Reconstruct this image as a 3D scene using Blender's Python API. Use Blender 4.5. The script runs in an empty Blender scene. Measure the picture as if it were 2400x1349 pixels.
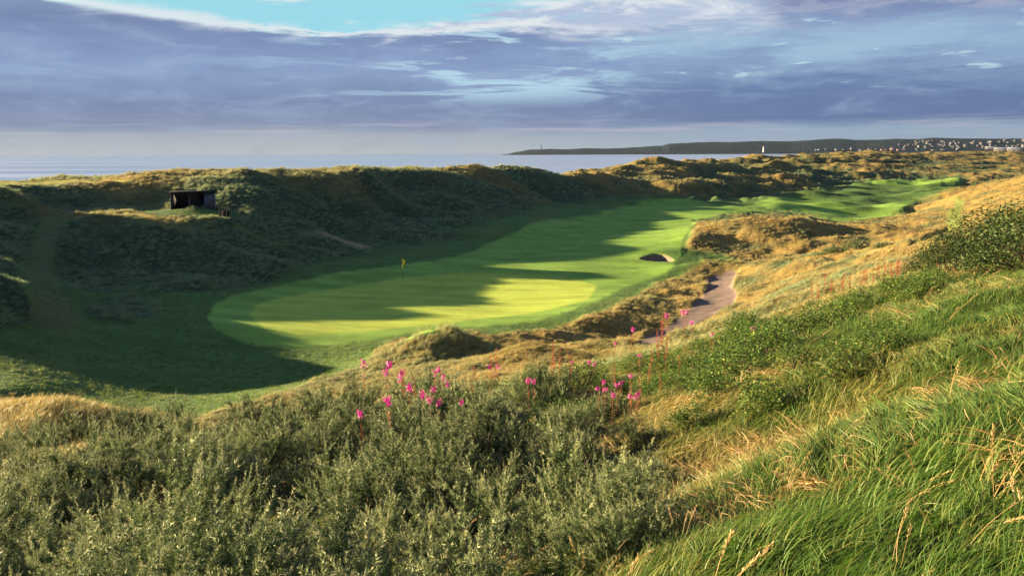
import bpy, math, random
import numpy as np
from mathutils import Matrix, Vector

# ------------------------------------------------------------------ camera, sky, sun, exposure
SC = bpy.context.scene
COL = SC.collection
F = 2078.0                     # focal length in pixels of a 2400 wide frame
PITCH = math.atan((674.5 - 356.8) / F)
ROLL = -0.0046
CAM = np.array([0.0, 0.0, 20.0])
_f = np.array([0, math.cos(PITCH), -math.sin(PITCH)])
_r0 = np.array([1.0, 0, 0]); _u0 = np.array([0, math.sin(PITCH), math.cos(PITCH)])
_r = _r0 * math.cos(ROLL) + _u0 * math.sin(ROLL)
_u = -_r0 * math.sin(ROLL) + _u0 * math.cos(ROLL)
cd = bpy.data.cameras.new('camera'); cam = bpy.data.objects.new('camera', cd); COL.objects.link(cam)
cd.sensor_width = 36; cd.lens = 36 * F / 2400; cd.clip_start = 0.1; cd.clip_end = 60000
M = Matrix((( _r[0], _u[0], -_f[0], CAM[0]), (_r[1], _u[1], -_f[1], CAM[1]), (_r[2], _u[2], -_f[2], CAM[2]), (0, 0, 0, 1)))
cam.matrix_world = M
SC.camera = cam

EXPOSURE = 2.9
SUN_EL = math.radians(9.4)
SUN_AZ = math.radians(-69)      # measured from straight ahead (+Y), negative = left
SUN_STRENGTH = 5.0
SC.view_settings.view_transform = 'Standard'
SC.view_settings.look = 'None'
SC.view_settings.gamma = 1.0
SC.view_settings.exposure = EXPOSURE
SC.cycles.max_bounces = 5
SC.cycles.diffuse_bounces = 3
SC.cycles.glossy_bounces = 2
SC.cycles.transmission_bounces = 3
SC.cycles.volume_bounces = 0
SC.cycles.use_adaptive_sampling = True
SC.cycles.adaptive_threshold = 0.02

sd = bpy.data.lights.new('sun', 'SUN'); sun = bpy.data.objects.new('sun', sd); COL.objects.link(sun)
sd.energy = SUN_STRENGTH; sd.angle = math.radians(0.55); sd.color = (1.0, 0.74, 0.42)
sdir = Vector((math.sin(SUN_AZ) * math.cos(SUN_EL), math.cos(SUN_AZ) * math.cos(SUN_EL), math.sin(SUN_EL)))
sun.rotation_euler = sdir.to_track_quat('Z', 'Y').to_euler()


class NT:
    """small helper that writes node graphs"""
    def __init__(self, tree):
        self.t = tree; self.n = tree.nodes; self.l = tree.links
        self.n.clear()
    def node(self, ty, **kw):
        nd = self.n.new(ty)
        for k, v in kw.items():
            setattr(nd, k, v)
        return nd
    def put(self, sock, v):
        if v is None:
            return
        if isinstance(v, bpy.types.NodeSocket):
            self.l.new(v, sock)
        elif isinstance(v, (tuple, list)):
            if len(v) == 3 and sock.type == 'RGBA':
                v = (*v, 1)
            sock.default_value = v
        else:
            sock.default_value = v
    def m(self, op, a, b=None, c=None, clamp=False):
        nd = self.node('ShaderNodeMath', operation=op, use_clamp=clamp)
        for i, v in enumerate((a, b, c)):
            self.put(nd.inputs[i], v) if v is not None else None
        return nd.outputs[0]
    def add(self, a, b): return self.m('ADD', a, b)
    def sub(self, a, b): return self.m('SUBTRACT', a, b)
    def mul(self, a, b): return self.m('MULTIPLY', a, b)
    def div(self, a, b): return self.m('DIVIDE', a, b)
    def step(self, x, lo, hi):
        nd = self.node('ShaderNodeMapRange', interpolation_type='SMOOTHSTEP')
        self.put(nd.inputs['Value'], x); self.put(nd.inputs['From Min'], lo); self.put(nd.inputs['From Max'], hi)
        return nd.outputs['Result']
    def lin(self, x, a, b, c, d, clamp=True):
        nd = self.node('ShaderNodeMapRange', clamp=clamp)
        for k, v in (('Value', x), ('From Min', a), ('From Max', b), ('To Min', c), ('To Max', d)):
            self.put(nd.inputs[k], v)
        return nd.outputs['Result']
    def mix(self, fac, a, b, blend='MIX'):
        nd = self.node('ShaderNodeMix', data_type='RGBA', blend_type=blend)
        self.put(nd.inputs[0], fac); self.put(nd.inputs[6], a); self.put(nd.inputs[7], b)
        return nd.outputs[2]
    def xyz(self, x, y, z=0.0):
        nd = self.node('ShaderNodeCombineXYZ')
        for i, v in enumerate((x, y, z)):
            self.put(nd.inputs[i], v)
        return nd.outputs[0]
    def noise(self, vec, scale, detail=4.0, rough=0.55, dist=0.0, out=0, lac=2.0):
        nd = self.node('ShaderNodeTexNoise')
        self.put(nd.inputs['Vector'], vec); nd.inputs['Scale'].default_value = scale
        nd.inputs['Detail'].default_value = detail; nd.inputs['Roughness'].default_value = rough
        nd.inputs['Distortion'].default_value = dist; nd.inputs['Lacunarity'].default_value = lac
        return nd.outputs[out]
    def ramp(self, fac, stops, interp='LINEAR'):
        nd = self.node('ShaderNodeValToRGB'); cr = nd.color_ramp; cr.interpolation = interp
        while len(cr.elements) < len(stops):
            cr.elements.new(0.5)
        for e, (p, c) in zip(cr.elements, stops):
            e.position = p; e.color = (*c, 1) if len(c) == 3 else c
        self.put(nd.inputs[0], fac)
        return nd.outputs[0]


def lin(r, g, b):
    """a display colour 0-255 as linear"""
    return tuple(((c / 255) / 12.92 if c / 255 <= 0.04045 else ((c / 255 + 0.055) / 1.055) ** 2.4) for c in (r, g, b))


def build_world():
    w = bpy.data.worlds.new('World'); SC.world = w; w.use_nodes = True
    g = NT(w.node_tree)
    K = 2 ** (-EXPOSURE)
    sk = g.node('ShaderNodeTexSky', sky_type='NISHITA', sun_disc=False, sun_elevation=SUN_EL,
                sun_rotation=SUN_AZ, air_density=1.0, dust_density=0.4, ozone_density=2.0, altitude=20)
    tc = g.node('ShaderNodeTexCoord')
    sp = g.node('ShaderNodeSeparateXYZ'); g.put(sp.inputs[0], tc.outputs['Generated'])
    x, y, z = sp.outputs
    az = g.m('ARCTAN2', x, y)
    hor = g.m('SQRT', g.add(g.mul(x, x), g.mul(y, y)))
    el = g.m('ARCTAN2', z, hor)
    # units: e = elevation / 10 degrees (about 1 at the top of the frame), a = azimuth in radians
    e = g.div(el, 0.1745)
    cl = lambda r_, g_, b_: tuple(c * K for c in lin(r_, g_, b_))
    # wandering of the layers
    v1 = g.xyz(g.mul(az, 2.2), g.mul(e, 0.9), 3.0)
    wob = g.sub(g.noise(v1, 1.0, 5, 0.55), 0.5)
    v2 = g.xyz(g.mul(az, 7.5), g.mul(e, 5.0), 7.0)
    puff = g.noise(v2, 1.6, 7, 0.62, 0.4)
    v3 = g.xyz(g.mul(az, 4.0), g.mul(e, 6.5), 1.0)
    streak = g.noise(v3, 1.5, 6, 0.6, 0.6)
    v4 = g.xyz(g.mul(az, 9.0), g.mul(e, 9.0), 5.0)
    fine = g.noise(v4, 2.0, 6, 0.6, 0.3)
    # the bank: dark violet layers
    ew = g.add(e, g.mul(wob, 0.16))
    bankL = g.ramp(ew, [(0.0, cl(206, 198, 204)), (0.08, cl(186, 184, 196)), (0.16, cl(138, 144, 178)),
                        (0.30, cl(124, 133, 176)), (0.46, cl(146, 158, 200)), (0.62, cl(134, 146, 192)), (0.78, cl(124, 133, 176)),
                        (0.90, cl(150, 160, 196))])
    bankR = g.ramp(ew, [(0.0, cl(180, 188, 206)), (0.13, cl(162, 174, 200)), (0.19, cl(106, 120, 168)),
                        (0.42, cl(106, 122, 170)), (0.55, cl(142, 158, 198)), (0.72, cl(150, 166, 204)), (0.86, cl(122, 138, 184)),
                        (1.0, cl(112, 124, 168))])
    side = g.step(az, -0.05, 0.32)
    bank = g.mix(side, bankL, bankR)
    # softer modelling inside the bank
    bank = g.mix(g.mul(g.step(puff, 0.46, 0.72), 0.40), bank, cl(176, 186, 218))
    bank = g.mix(g.mul(g.step(g.sub(1.0, puff), 0.52, 0.75), 0.30), bank, cl(98, 112, 152))
    # pale torn streaks in the middle of the bank
    mid = g.mul(g.step(e, 0.25, 0.42), g.step(g.sub(1.15, e), 0.25, 0.5))
    cen = g.m('EXPONENT', g.mul(-1.0, g.m('POWER', g.div(g.add(az, 0.01), 0.17), 2.0)))
    st = g.mul(g.mul(g.step(streak, 0.50, 0.60), mid), g.add(0.12, g.mul(cen, 0.9)))
    bank = g.mix(g.m('MINIMUM', st, 0.9), bank, cl(192, 214, 236))
    rgt = g.m('EXPONENT', g.mul(-1.0, g.m('POWER', g.div(g.sub(az, 0.32), 0.22), 2.0)))
    hi = g.m('EXPONENT', g.mul(-1.0, g.m('POWER', g.div(g.sub(e, 0.60), 0.14), 2.0)))
    bank = g.mix(g.mul(g.mul(g.mul(rgt, hi), g.step(streak, 0.36, 0.56)), 0.8), bank, cl(170, 190, 218))
    bits = g.mul(g.mul(g.step(fine, 0.60, 0.70), g.step(e, 0.30, 0.5)), g.step(az, -0.2, 0.0))
    bank = g.mix(g.mul(bits, 0.75), bank, cl(208, 220, 236))
    bank = g.mix(1.0, bank, (.93, 1.08, 1.03), 'MULTIPLY')
    # low thin pale streaks just above the sea
    low = g.m('EXPONENT', g.mul(-1.0, g.m('POWER', g.div(g.sub(e, 0.14), 0.05), 2.0)))
    v5 = g.xyz(g.mul(az, 6.0), g.mul(e, 26.0), 2.0)
    lows = g.mul(g.step(g.noise(v5, 1.2, 5, 0.6), 0.48, 0.66), low)
    bank = g.mix(g.mul(lows, 0.6), bank, cl(196, 194, 208))
    # clear sky above the bank, with white cloud
    nis = g.node('ShaderNodeMix', data_type='RGBA', blend_type='MULTIPLY')
    nis.inputs[0].default_value = 1.0
    g.put(nis.inputs[6], sk.outputs[0]); nis.inputs[7].default_value = (0.042, 0.042, 0.044, 1)
    clear_low = cl(156, 220, 236)
    clear = g.mix(g.step(e, 1.1, 2.2), clear_low, nis.outputs[2])
    v6 = g.xyz(g.mul(az, 3.2), g.mul(e, 5.2), 11.0)
    wc = g.noise(v6, 1.7, 7, 0.58, 0.3)
    amount = g.lin(az, -0.14, 0.10, 0.54, 0.24)
    whit = g.step(g.sub(wc, amount), 0.0, 0.14)
    wcol = g.mix(g.step(puff, 0.42, 0.60), cl(180, 196, 222), cl(228, 234, 240))
    wcol = g.mix(g.mul(g.step(g.add(az, g.mul(wob, .4)), 0.24, 0.36), 0.85), wcol, cl(118, 130, 176))
    upper = g.mix(whit, clear, wcol)
    # upper edge of the bank falls from the left corner, then runs level across
    top1 = g.add(g.lin(az, -0.52, -0.26, 0.865, 0.715), g.lin(az, -0.12, 0.0, 0.0, 0.06))
    edge = g.add(top1, g.add(g.mul(wob, g.lin(az, -0.3, 0.1, 0.03, 0.35)), g.mul(g.sub(fine, 0.5), g.lin(az, -0.4, -0.1, 0.03, 0.22))))
    dd = g.sub(e, edge)
    up = g.step(dd, g.lin(az, -0.1, 0.2, -0.010, -0.14), g.lin(az, -0.1, 0.1, 0.02, 0.07))
    # bright rim along the edge
    rim = g.m('EXPONENT', g.mul(-1.0, g.m('POWER', g.div(g.sub(dd, 0.022), g.lin(puff, 0.35, 0.65, 0.010, 0.045)), 2.0)))
    sky = g.mix(up, bank, upper)
    sky = g.mix(g.mul(rim, g.lin(az, -0.05, 0.15, 0.85, 0.20)), sky, cl(230, 236, 240))
    # overhead: broken cloud over clear sky
    vo = g.xyz(g.div(x, g.add(z, 0.15)), g.div(y, g.add(z, 0.15)), 0.0)
    ovh = g.mul(g.step(g.noise(vo, 1.3, 5, 0.55), 0.45, 0.62), g.step(e, 1.1, 1.8))
    sky = g.mix(ovh, sky, cl(84, 118, 170))
    # below the horizon the haze colour goes on
    sky = g.mix(g.step(g.mul(e, -1.0), 0.0, 0.05), sky, cl(135, 140, 170))
    bg = g.node('ShaderNodeBackground'); g.put(bg.inputs[0], sky); bg.inputs[1].default_value = 1.0
    out = g.node('ShaderNodeOutputWorld'); g.l.new(bg.outputs[0], out.inputs[0])
    w.cycles.sampling_method = 'MANUAL'; w.cycles.sample_map_resolution = 1024
build_world()

# ------------------------------------------------------------------ helpers
rng = np.random.default_rng(7)
random.seed(7)


def tag(o, label=None, cat=None, group=None, kind=None):
    if label: o['label'] = label
    if cat: o['category'] = cat
    if group: o['group'] = group
    if kind: o['kind'] = kind
    return o


def empty(name, loc, rz=0.0):
    o = bpy.data.objects.new(name, None); COL.objects.link(o)
    o.location = loc; o.rotation_euler = (0, 0, rz); o.empty_display_size = 0.2
    return o


def mesh_np(name, V, faces, mat, parent=None, smooth=False, link=True):
    """V (n,3); faces: list of int arrays (m,k)"""
    me = bpy.data.meshes.new(name)
    V = np.asarray(V, np.float32)
    faces = [np.asarray(f, np.int32) for f in faces if len(f)]
    me.vertices.add(len(V)); me.vertices.foreach_set('co', V.ravel())
    nl = sum(f.size for f in faces); nf = sum(len(f) for f in faces)
    me.loops.add(nl); me.polygons.add(nf)
    me.loops.foreach_set('vertex_index', np.concatenate([f.ravel() for f in faces]))
    tot = np.concatenate([np.full(len(f), f.shape[1], np.int32) for f in faces])
    st = np.concatenate([[0], np.cumsum(tot)[:-1]]).astype(np.int32)
    me.polygons.foreach_set('loop_start', st)
    me.update(calc_edges=True)
    if smooth:
        me.polygons.foreach_set('use_smooth', np.ones(nf, bool))
    for m_ in (mat if isinstance(mat, (list, tuple)) else [mat]):
        me.materials.append(m_)
    me.validate()
    o = bpy.data.objects.new(name, me)
    if link: COL.objects.link(o)
    if parent: o.parent = parent
    return o


class MB:
    """collects solid pieces into one mesh"""
    def __init__(s): s.v = []; s.q = []; s.t = []; s.n = 0
    def add(s, V, quads=(), tris=()):
        s.v.append(np.asarray(V, float))
        if len(quads): s.q.append(np.asarray(quads, int) + s.n)
        if len(tris): s.t.append(np.asarray(tris, int) + s.n)
        s.n += len(V)
    def box(s, c, d, rz=0.0, bev=0.0):
        hx, hy, hz = d[0] / 2, d[1] / 2, d[2] / 2
        P = np.array([(sx * hx, sy * hy, sz * hz) for sz in (-1, 1) for sy in (-1, 1) for sx in (-1, 1)], float)
        ca, sa = math.cos(rz), math.sin(rz)
        P = np.stack([P[:, 0] * ca - P[:, 1] * sa, P[:, 0] * sa + P[:, 1] * ca, P[:, 2]], 1) + np.array(c)
        s.add(P, [(0, 2, 3, 1), (4, 5, 7, 6), (0, 1, 5, 4), (2, 6, 7, 3), (0, 4, 6, 2), (1, 3, 7, 5)])
    def lathe(s, prof, seg=12, c=(0, 0, 0)):
        prof = np.asarray(prof, float); a = np.linspace(0, 2 * math.pi, seg, endpoint=False)
        V = np.stack([prof[:, 0][:, None] * np.cos(a), prof[:, 0][:, None] * np.sin(a), np.repeat(prof[:, 1][:, None], seg, 1)], 2).reshape(-1, 3) + np.array(c)
        q = []
        for i in range(len(prof) - 1):
            for j in range(seg):
                q.append((i * seg + j, i * seg + (j + 1) % seg, (i + 1) * seg + (j + 1) % seg, (i + 1) * seg + j))
        s.add(V, q)
    def tube(s, pts, rad, seg=6):
        pts = np.asarray(pts, float); n = len(pts)
        rad = np.broadcast_to(rad, n)
        tg = np.gradient(pts, axis=0); tg /= np.linalg.norm(tg, axis=1)[:, None] + 1e-9
        ref = np.array([0.3, 0.9, 0.2]); a = np.cross(tg, ref); a /= np.linalg.norm(a, axis=1)[:, None] + 1e-9
        b = np.cross(tg, a)
        an = np.linspace(0, 2 * math.pi, seg, endpoint=False)
        V = (pts[:, None] + rad[:, None, None] * (a[:, None] * np.cos(an)[None, :, None] + b[:, None] * np.sin(an)[None, :, None])).reshape(-1, 3)
        q = [(i * seg + j, i * seg + (j + 1) % seg, (i + 1) * seg + (j + 1) % seg, (i + 1) * seg + j) for i in range(n - 1) for j in range(seg)]
        s.add(V, q)
    def gable(s, c, d, over=0.4):
        """gabled roof solid, ridge along x, base centre c, d = (length, width, rise)"""
        L, W, H = d[0] / 2 + over, d[1] / 2 + over, d[2]
        P = np.array([(-L, -W, 0), (L, -W, 0), (L, W, 0), (-L, W, 0), (-L, 0, H), (L, 0, H)], float) + np.array(c)
        s.add(P, [(0, 1, 5, 4), (2, 3, 4, 5), (0, 3, 2, 1)], [(1, 2, 5), (3, 0, 4)])
    def build(s, name, mat, parent=None, smooth=False):
        return mesh_np(name, np.concatenate(s.v), [np.concatenate(x) for x in (s.q, s.t) if x], mat, parent, smooth)


def hash2(ix, iy, seed):
    h = (ix.astype(np.int64) * 374761393 + iy.astype(np.int64) * 668265263 + seed * 1442695041) & 0xFFFFFFFF
    h = ((h ^ (h >> 13)) * 1274126177) & 0xFFFFFFFF
    return (h ^ (h >> 16)) & 0xFFFFFFFF


def gnoise(x, y, seed=0):
    """gradient noise, about -0.7..0.7"""
    ix = np.floor(x).astype(np.int64); iy = np.floor(y).astype(np.int64)
    fx = x - ix; fy = y - iy
    ux = fx * fx * fx * (fx * (fx * 6 - 15) + 10); uy = fy * fy * fy * (fy * (fy * 6 - 15) + 10)
    def g(dx, dy):
        a = hash2(ix + dx, iy + dy, seed) / 4294967296.0 * 2 * math.pi
        return np.cos(a) * (fx - dx) + np.sin(a) * (fy - dy)
    a = g(0, 0) * (1 - ux) + g(1, 0) * ux
    b = g(0, 1) * (1 - ux) + g(1, 1) * ux
    return a * (1 - uy) + b * uy


def fbm(x, y, octv=4, seed=0, gain=0.5, lac=2.03):
    s = 0; a = 1.0
    for k in range(octv):
        s = s + a * gnoise(x, y, seed + k * 17); x = x * lac + 5.2; y = y * lac + 1.7; a *= gain
    return s


def sstep(a, b, x):
    t = np.clip((x - a) / (b - a), 0, 1); return t * t * (3 - 2 * t)

# ------------------------------------------------------------------ camera geometry of the survey points
def ray_point(px, py, r):
    d = _f + _r * ((px - 1200) / F) + _u * ((674.5 - py) / F)
    h = math.hypot(d[0], d[1])
    return CAM + d * (r / h)


def project(X, Y, Z):
    dx, dy, dz = X - CAM[0], Y - CAM[1], Z - CAM[2]
    w = dx * _f[0] + dy * _f[1] + dz * _f[2]
    w = np.where(w > 0.05, w, 0.05)
    px = 1200 + F * (dx * _r[0] + dy * _r[1] + dz * _r[2]) / w
    py = 674.5 - F * (dx * _u[0] + dy * _u[1] + dz * _u[2]) / w
    return px, py


# survey points of the bare ground: (px, py, distance) read off the place, or (azimuth, distance, height)
SURVEY = [
 # foreground shoulder (ground under the gorse and grass)
 (1000,1349,3.0,-.75),(400,1349,3.2,-.8),(1500,1349,3.2,-.55),(2100,1349,3.2,-.25),(2400,1349,3.0,-.2),
 (1000,1349,4.3,-.68),(300,1349,4.4,-.7),(1000,1200,6.5,-.7),(400,1190,6.8,-.7),(1650,1240,4.6,-.25),
 (2100,1130,4.8,-.2),(2400,1100,4.6,-.2),(1950,1010,7,-.2),(2350,870,7.5,-.2),(1600,1040,8,-.6),(1100,1040,9.5,-.7),
 (500,1060,10,-.75),(150,1120,10,-.7),(150,1090,13,-.6),(600,970,14,-.8),(1000,920,15,-.8),(1400,900,15,-.6),(1700,880,14),(2050,800,12),(2400,690,13),
 (1550,860,20),(1250,910,20),(1750,790,26),(1950,700,30),(2150,650,28),(2300,660,20),(2400,600,26),
 # slopes beyond the shoulder
 (100,1080,19),(400,1060,21),(750,1020,24),(1100,930,28),(100,1010,28),(350,1030,30),(1350,870,33),(1600,815,38),
 (0,960,37),(250,985,38),(450,990,39),(600,945,41),(750,900,43),(900,870,44),(1100,850,44),(1300,830,48),(1450,805,52),
 # valley floor, lower end
 (0,900,47),(150,925,46),(300,915,48),(450,900,50),(600,860,54),(700,830,57),(0,830,55),(200,830,57),(400,820,59),
 (0,780,60),(250,770,64),(500,770,64),(700,770,64),(900,780,62),(1000,800,58),(600,720,74),(400,720,74),(800,720,74),
 (1000,720,73),(1200,720,72),(1250,770,62),(1400,740,66),(1500,700,74),(1350,690,78),(942,660,88),(700,690,82),(1150,660,88),
 (1400,640,92),(1600,640,92),(1690,650,89),(1690,700,76),(1600,760,64),(1500,800,58),(1750,640,86),
 (1250,600,103),(1450,600,103),(1100,600,103),(900,620,97),(750,640,92),(1600,585,107),(1000,580,110),
 (1200,560,118),(1350,540,128),(1500,540,130),(1580,520,142),(1200,545,124),
 (1350,505,150),(1500,485,180),(1650,485,185),(1450,470,205),(1800,490,178),(1750,470,215),(1950,518,152),
 # left hollow and saddle
 (50,760,64),(90,700,73),(120,650,81),(100,600,89),(115,550,97),(140,512,106),(140,497,112),(200,505,111),
 (0,615,80),(-150,640,72),(-150,760,60),(-100,900,48),
 # left near dune
 (0,443,110),(50,468,108),(105,506,104),(-120,425,112),(-250,420,112),(0,530,96),(0,598,86),(70,560,93),(0,560,91),
 # lower left mound
 (0,645,68),(60,685,68),(0,720,63),
 # mound with the terrace on top
 (170,660,84),(300,672,82),(450,668,83),(600,650,88),(720,612,99),(860,582,111),(250,580,92),(400,590,93),(550,590,96),
 (200,512,100),(350,517,102),(500,520,104),(600,540,106),(700,575,105),(300,499,110),(455,489,113),(560,503,112),(400,478,119),(330,470,121),
 # bank behind, tee and seaward fringe
 (60,482,118),(60,445,124),(100,434,128),(250,430,132),(100,430,141),(150,414,150),(0,425,147),(300,418,146),(-200,430,140),(-200,500,112),
 (330,420,130),(340,399,138,-.4),(430,392,139,-.4),(520,394,139,-.5),(640,397,141,-.6),(760,394,147,-.7),(870,388,155,-.9),(1000,386,170,-1.3),(1150,383,190,-1.5),(1250,388,205,-1.5),(1340,398,222,-1.4),
 (430,420,130),(520,417,130),(640,413,132),(760,409,138),(870,402,147),(1000,399,161),(1150,394,182),(560,440,123),(560,470,119),(620,505,116),(700,440,134),(750,500,126),(800,560,117),(880,500,138),(900,545,124),(900,440,148),(1000,520,136),(1000,440,160),
 (1050,480,150),(1150,500,148),(1150,430,176),(1250,430,196),(1250,480,170),(1300,470,190),(1350,430,214),(1400,450,215),
 # second dune group with the gold knoll
 (1400,388,270),(1500,380,290),(1600,378,320),(1480,402,246),(1560,404,250),(1650,425,240),(1500,430,238),(1600,445,228),(1450,445,225),
 (1700,380,340),(1750,400,300),(1700,440,250),(1800,440,265),(1850,410,310),(1900,440,275),
 (1800,368,420),(1900,362,500,.6),(2000,361,620,1.6),(2100,362,620,1.4),(2000,385,400),(2100,400,360),(2000,410,330),(2050,420,318),
 (2130,428,325),(2230,420,330),(2200,440,290),(2000,440,285),(2080,470,240),(1950,470,235),(2100,500,190),(2030,500,190),
 (2250,400,380),(2300,385,450),(2400,390,430),(2200,372,560),(2300,366,680),(2400,362,800,1.2),(2300,360,900,1.6),(2200,361,760,1.4),
 # right slope
 (2400,410,230),(2320,430,215),(2260,455,195),(2400,450,165),(2200,470,215),(2230,500,160),(2350,480,130),(2150,500,180),
 (2220,540,132),(2120,520,150),(2050,540,128),(2150,590,100),(2250,575,100),(2400,520,90),(2000,600,95),(1950,570,112),(2150,560,118),
 (2100,620,62),(2250,620,45),(2400,560,50),(2000,640,60),(1900,640,74),(1850,700,55),(1780,720,50),(1800,620,86),(1720,740,53),(1700,780,46),(1900,600,95),
 (1750,606,104),(1650,590,107),(1700,560,114),(1830,560,113),(1850,510,152),(1720,505,158),(1650,520,140),
]
HEIGHTS = [  # (azimuth rad, distance, height above sea)
 (0.0,0.8,18.4),(-0.5,0.9,18.3),(0.6,0.9,18.5),(1.4,1.5,18.8),(-1.4,1.5,18.2),(3.0,2.0,18.8),(-3.0,2.0,18.6),
 (0.9,4,18.9),(0.9,10,18.9),(0.85,25,18.6),(0.85,60,18.0),(0.85,130,17.5),(0.85,300,17),(0.8,800,18),
 (1.6,5,19.2),(1.6,20,20),(1.6,80,20),(1.6,400,18),(2.6,5,19.2),(2.6,30,20),(2.6,200,18),(2.6,800,18),(-2.6,30,18),(-2.6,5,18.6),(-2.6,200,14),
 (-0.9,4,17.2),(-0.9,10,15.6),(-0.9,20,11.8),(-0.9,35,9.2),(-0.75,45,9),(-1.5,5,17.5),(-1.6,20,14),
 # unseen dunes added outside the left edge to throw shade over the low end of the valley
 (-0.62,104,14.9),(-0.70,100,14.4),(-0.73,84,9.5),(-0.80,95,11.5),(-0.85,62,8.8),(-1.0,60,9),(-1.15,58,10),(-1.3,52,10.5),(-1.6,48,12),(-0.68,60,8.6),(-1.1,42,10.5),(-0.75,125,14),(-0.95,100,9),(-1.2,90,9),
 (-1.0,150,3),(-1.6,100,5),(-1.6,200,-3),(-1.0,220,-3),(-2.2,90,11),(-2.2,200,0),
 # seaward side falls below the water
 (-0.5,190,3),(-0.3,190,5),(-0.5,235,-3),(-0.3,240,-2),(-0.15,215,8),(-0.15,270,-2),(0.0,270,7),(0.02,330,-2),
 (0.1,380,9),(0.1,450,-2),(0.2,520,10),(0.2,650,-2),(0.3,900,5),(0.3,1100,-3),
 (-0.6,500,-5),(-0.3,600,-5),(0,700,-5),(0.2,1000,-5),(-1.5,600,-5),(0.5,1400,10),(0.4,1400,4),(0.6,900,18),(-2.4,500,-4),
]
PTS = []
for (px, py, r, *dz) in SURVEY:
    p = ray_point(px, py, r); PTS.append((math.atan2(p[0], p[1]), math.log(r), p[2] + (dz[0] if dz else 0)))
for (a, r, z) in HEIGHTS:
    PTS.append((a, math.log(r), z))
PTS = np.array(PTS)


def tps_fit(P, lam=2e-4):
    n = len(P); X = P[:, :2]
    d2 = ((X[:, None] - X[None]) ** 2).sum(2); Kk = 0.5 * d2 * np.log(d2 + 1e-12) + lam * np.eye(n)
    Q = np.hstack([np.ones((n, 1)), X]); A = np.zeros((n + 3, n + 3)); A[:n, :n] = Kk; A[:n, n:] = Q; A[n:, :n] = Q.T
    return np.linalg.solve(A, np.concatenate([P[:, 2], np.zeros(3)]))
W = tps_fit(PTS)


def tps_eval(a, l):
    out = np.empty(a.shape); af, lf, of = a.ravel(), l.ravel(), out.ravel()
    n = len(PTS); P0 = PTS[:, 0].astype(np.float32); P1 = PTS[:, 1].astype(np.float32); w = W[:n].astype(np.float32)
    for s in range(0, len(af), 40000):
        aa = af[s:s + 40000].astype(np.float32)[:, None]; ll = lf[s:s + 40000].astype(np.float32)[:, None]
        d2 = (aa - P0) ** 2 + (ll - P1) ** 2 + 1e-9
        of[s:s + 40000] = (0.5 * d2 * np.log(d2)) @ w
    return of.reshape(a.shape) + W[n] + W[n + 1] * a + W[n + 2] * l


# the grid: fine where the valley lies, coarse elsewhere
NAZ, NR = 960, 860
AZ = np.concatenate([np.linspace(-math.pi, -0.95, 50)[:-1], np.linspace(-0.95, -0.60, 60)[:-1], np.linspace(-0.60, 0.60, NAZ)[:-1],
                     np.linspace(0.60, 0.95, 50)[:-1], np.linspace(0.95, math.pi, 50)])
LR0, LR1 = math.log(0.7), math.log(1500.0)
LR = np.sort(np.concatenate([np.linspace(LR0, LR1, NR), np.linspace(math.log(94), math.log(108), 47)[1:-1] + 1e-5])); NR = len(LR)
GA, GL = np.meshgrid(AZ, LR, indexing='ij')
GR = np.exp(GL)
GX, GY = np.sin(GA) * GR, np.cos(GA) * GR
GZ = tps_eval(GA, GL)
GZ = np.minimum(GZ, 24.0)

# gaussian mounds: (px, py, distance, half width across, half width along, height)
MOUNDS = [
 (1790,585,120,8,6,1.15),(1690,585,121,7,5,.7),(1880,580,121,4,4,1.0),(2060,585,124,6,5,1.0),(2140,600,114,5,4,0.9),
 (1700,520,152,12,4,.35),(1820,522,150,9,4,.3),
 (1180,785,60,3.6,1.5,0.18),(1045,810,50,2.6,2.2,1.25),(950,820,50,3,2.5,0.9),(1240,845,43,3,2,0.7),
 (290,740,70,4.5,2.5,0.7),(130,1020,29,3.2,2.2,0.9),
 (1660,650,95,5,2.0,0.8),
 (1950,485,215,7,3.5,1.7),(2010,500,195,7,2.6,1.6),(1880,500,190,9,4,1.0),(1910,470,240,10,5,1.5),(2030,470,235,9,4,1.4),
 (1560,420,244,20,6,1.4),(1640,452,235,18,7,1.0),
 (2150,460,245,9,4,1.4),(2180,480,215,9,3.5,1.5),(2210,440,300,10,4,1.5),
 (590,450,121,4,3.5,.9),(720,455,126,4,3.5,.9),(830,455,131,5,4,1.0),(940,450,142,5,4,1.0),(1040,450,152,6,4,1.1),(1160,440,170,7,5,1.0),(700,525,114,5,3.5,1.0),(860,500,134,5,4,1.2),(330,560,96,6,3,.9),(520,600,94,6,3,.8),(1000,555,122,9,3,0.8),(1120,538,132,9,3,0.8),
 (470,495,110.5,2.6,1.0,0.45),(1640,560,112,3,2.5,0.6),(560,425,131,4,3,0.8),
]
for (px, py, r, sx, sy, h) in MOUNDS:
    p = ray_point(px, py, r)
    d2 = ((GX - p[0]) / sx) ** 2 + ((GY - p[1]) / sy) ** 2
    GZ = GZ + h * np.exp(-d2)

PX, PY = project(GX, GY, GZ)
FRONT = (np.abs(GA) < 1.2)


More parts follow.
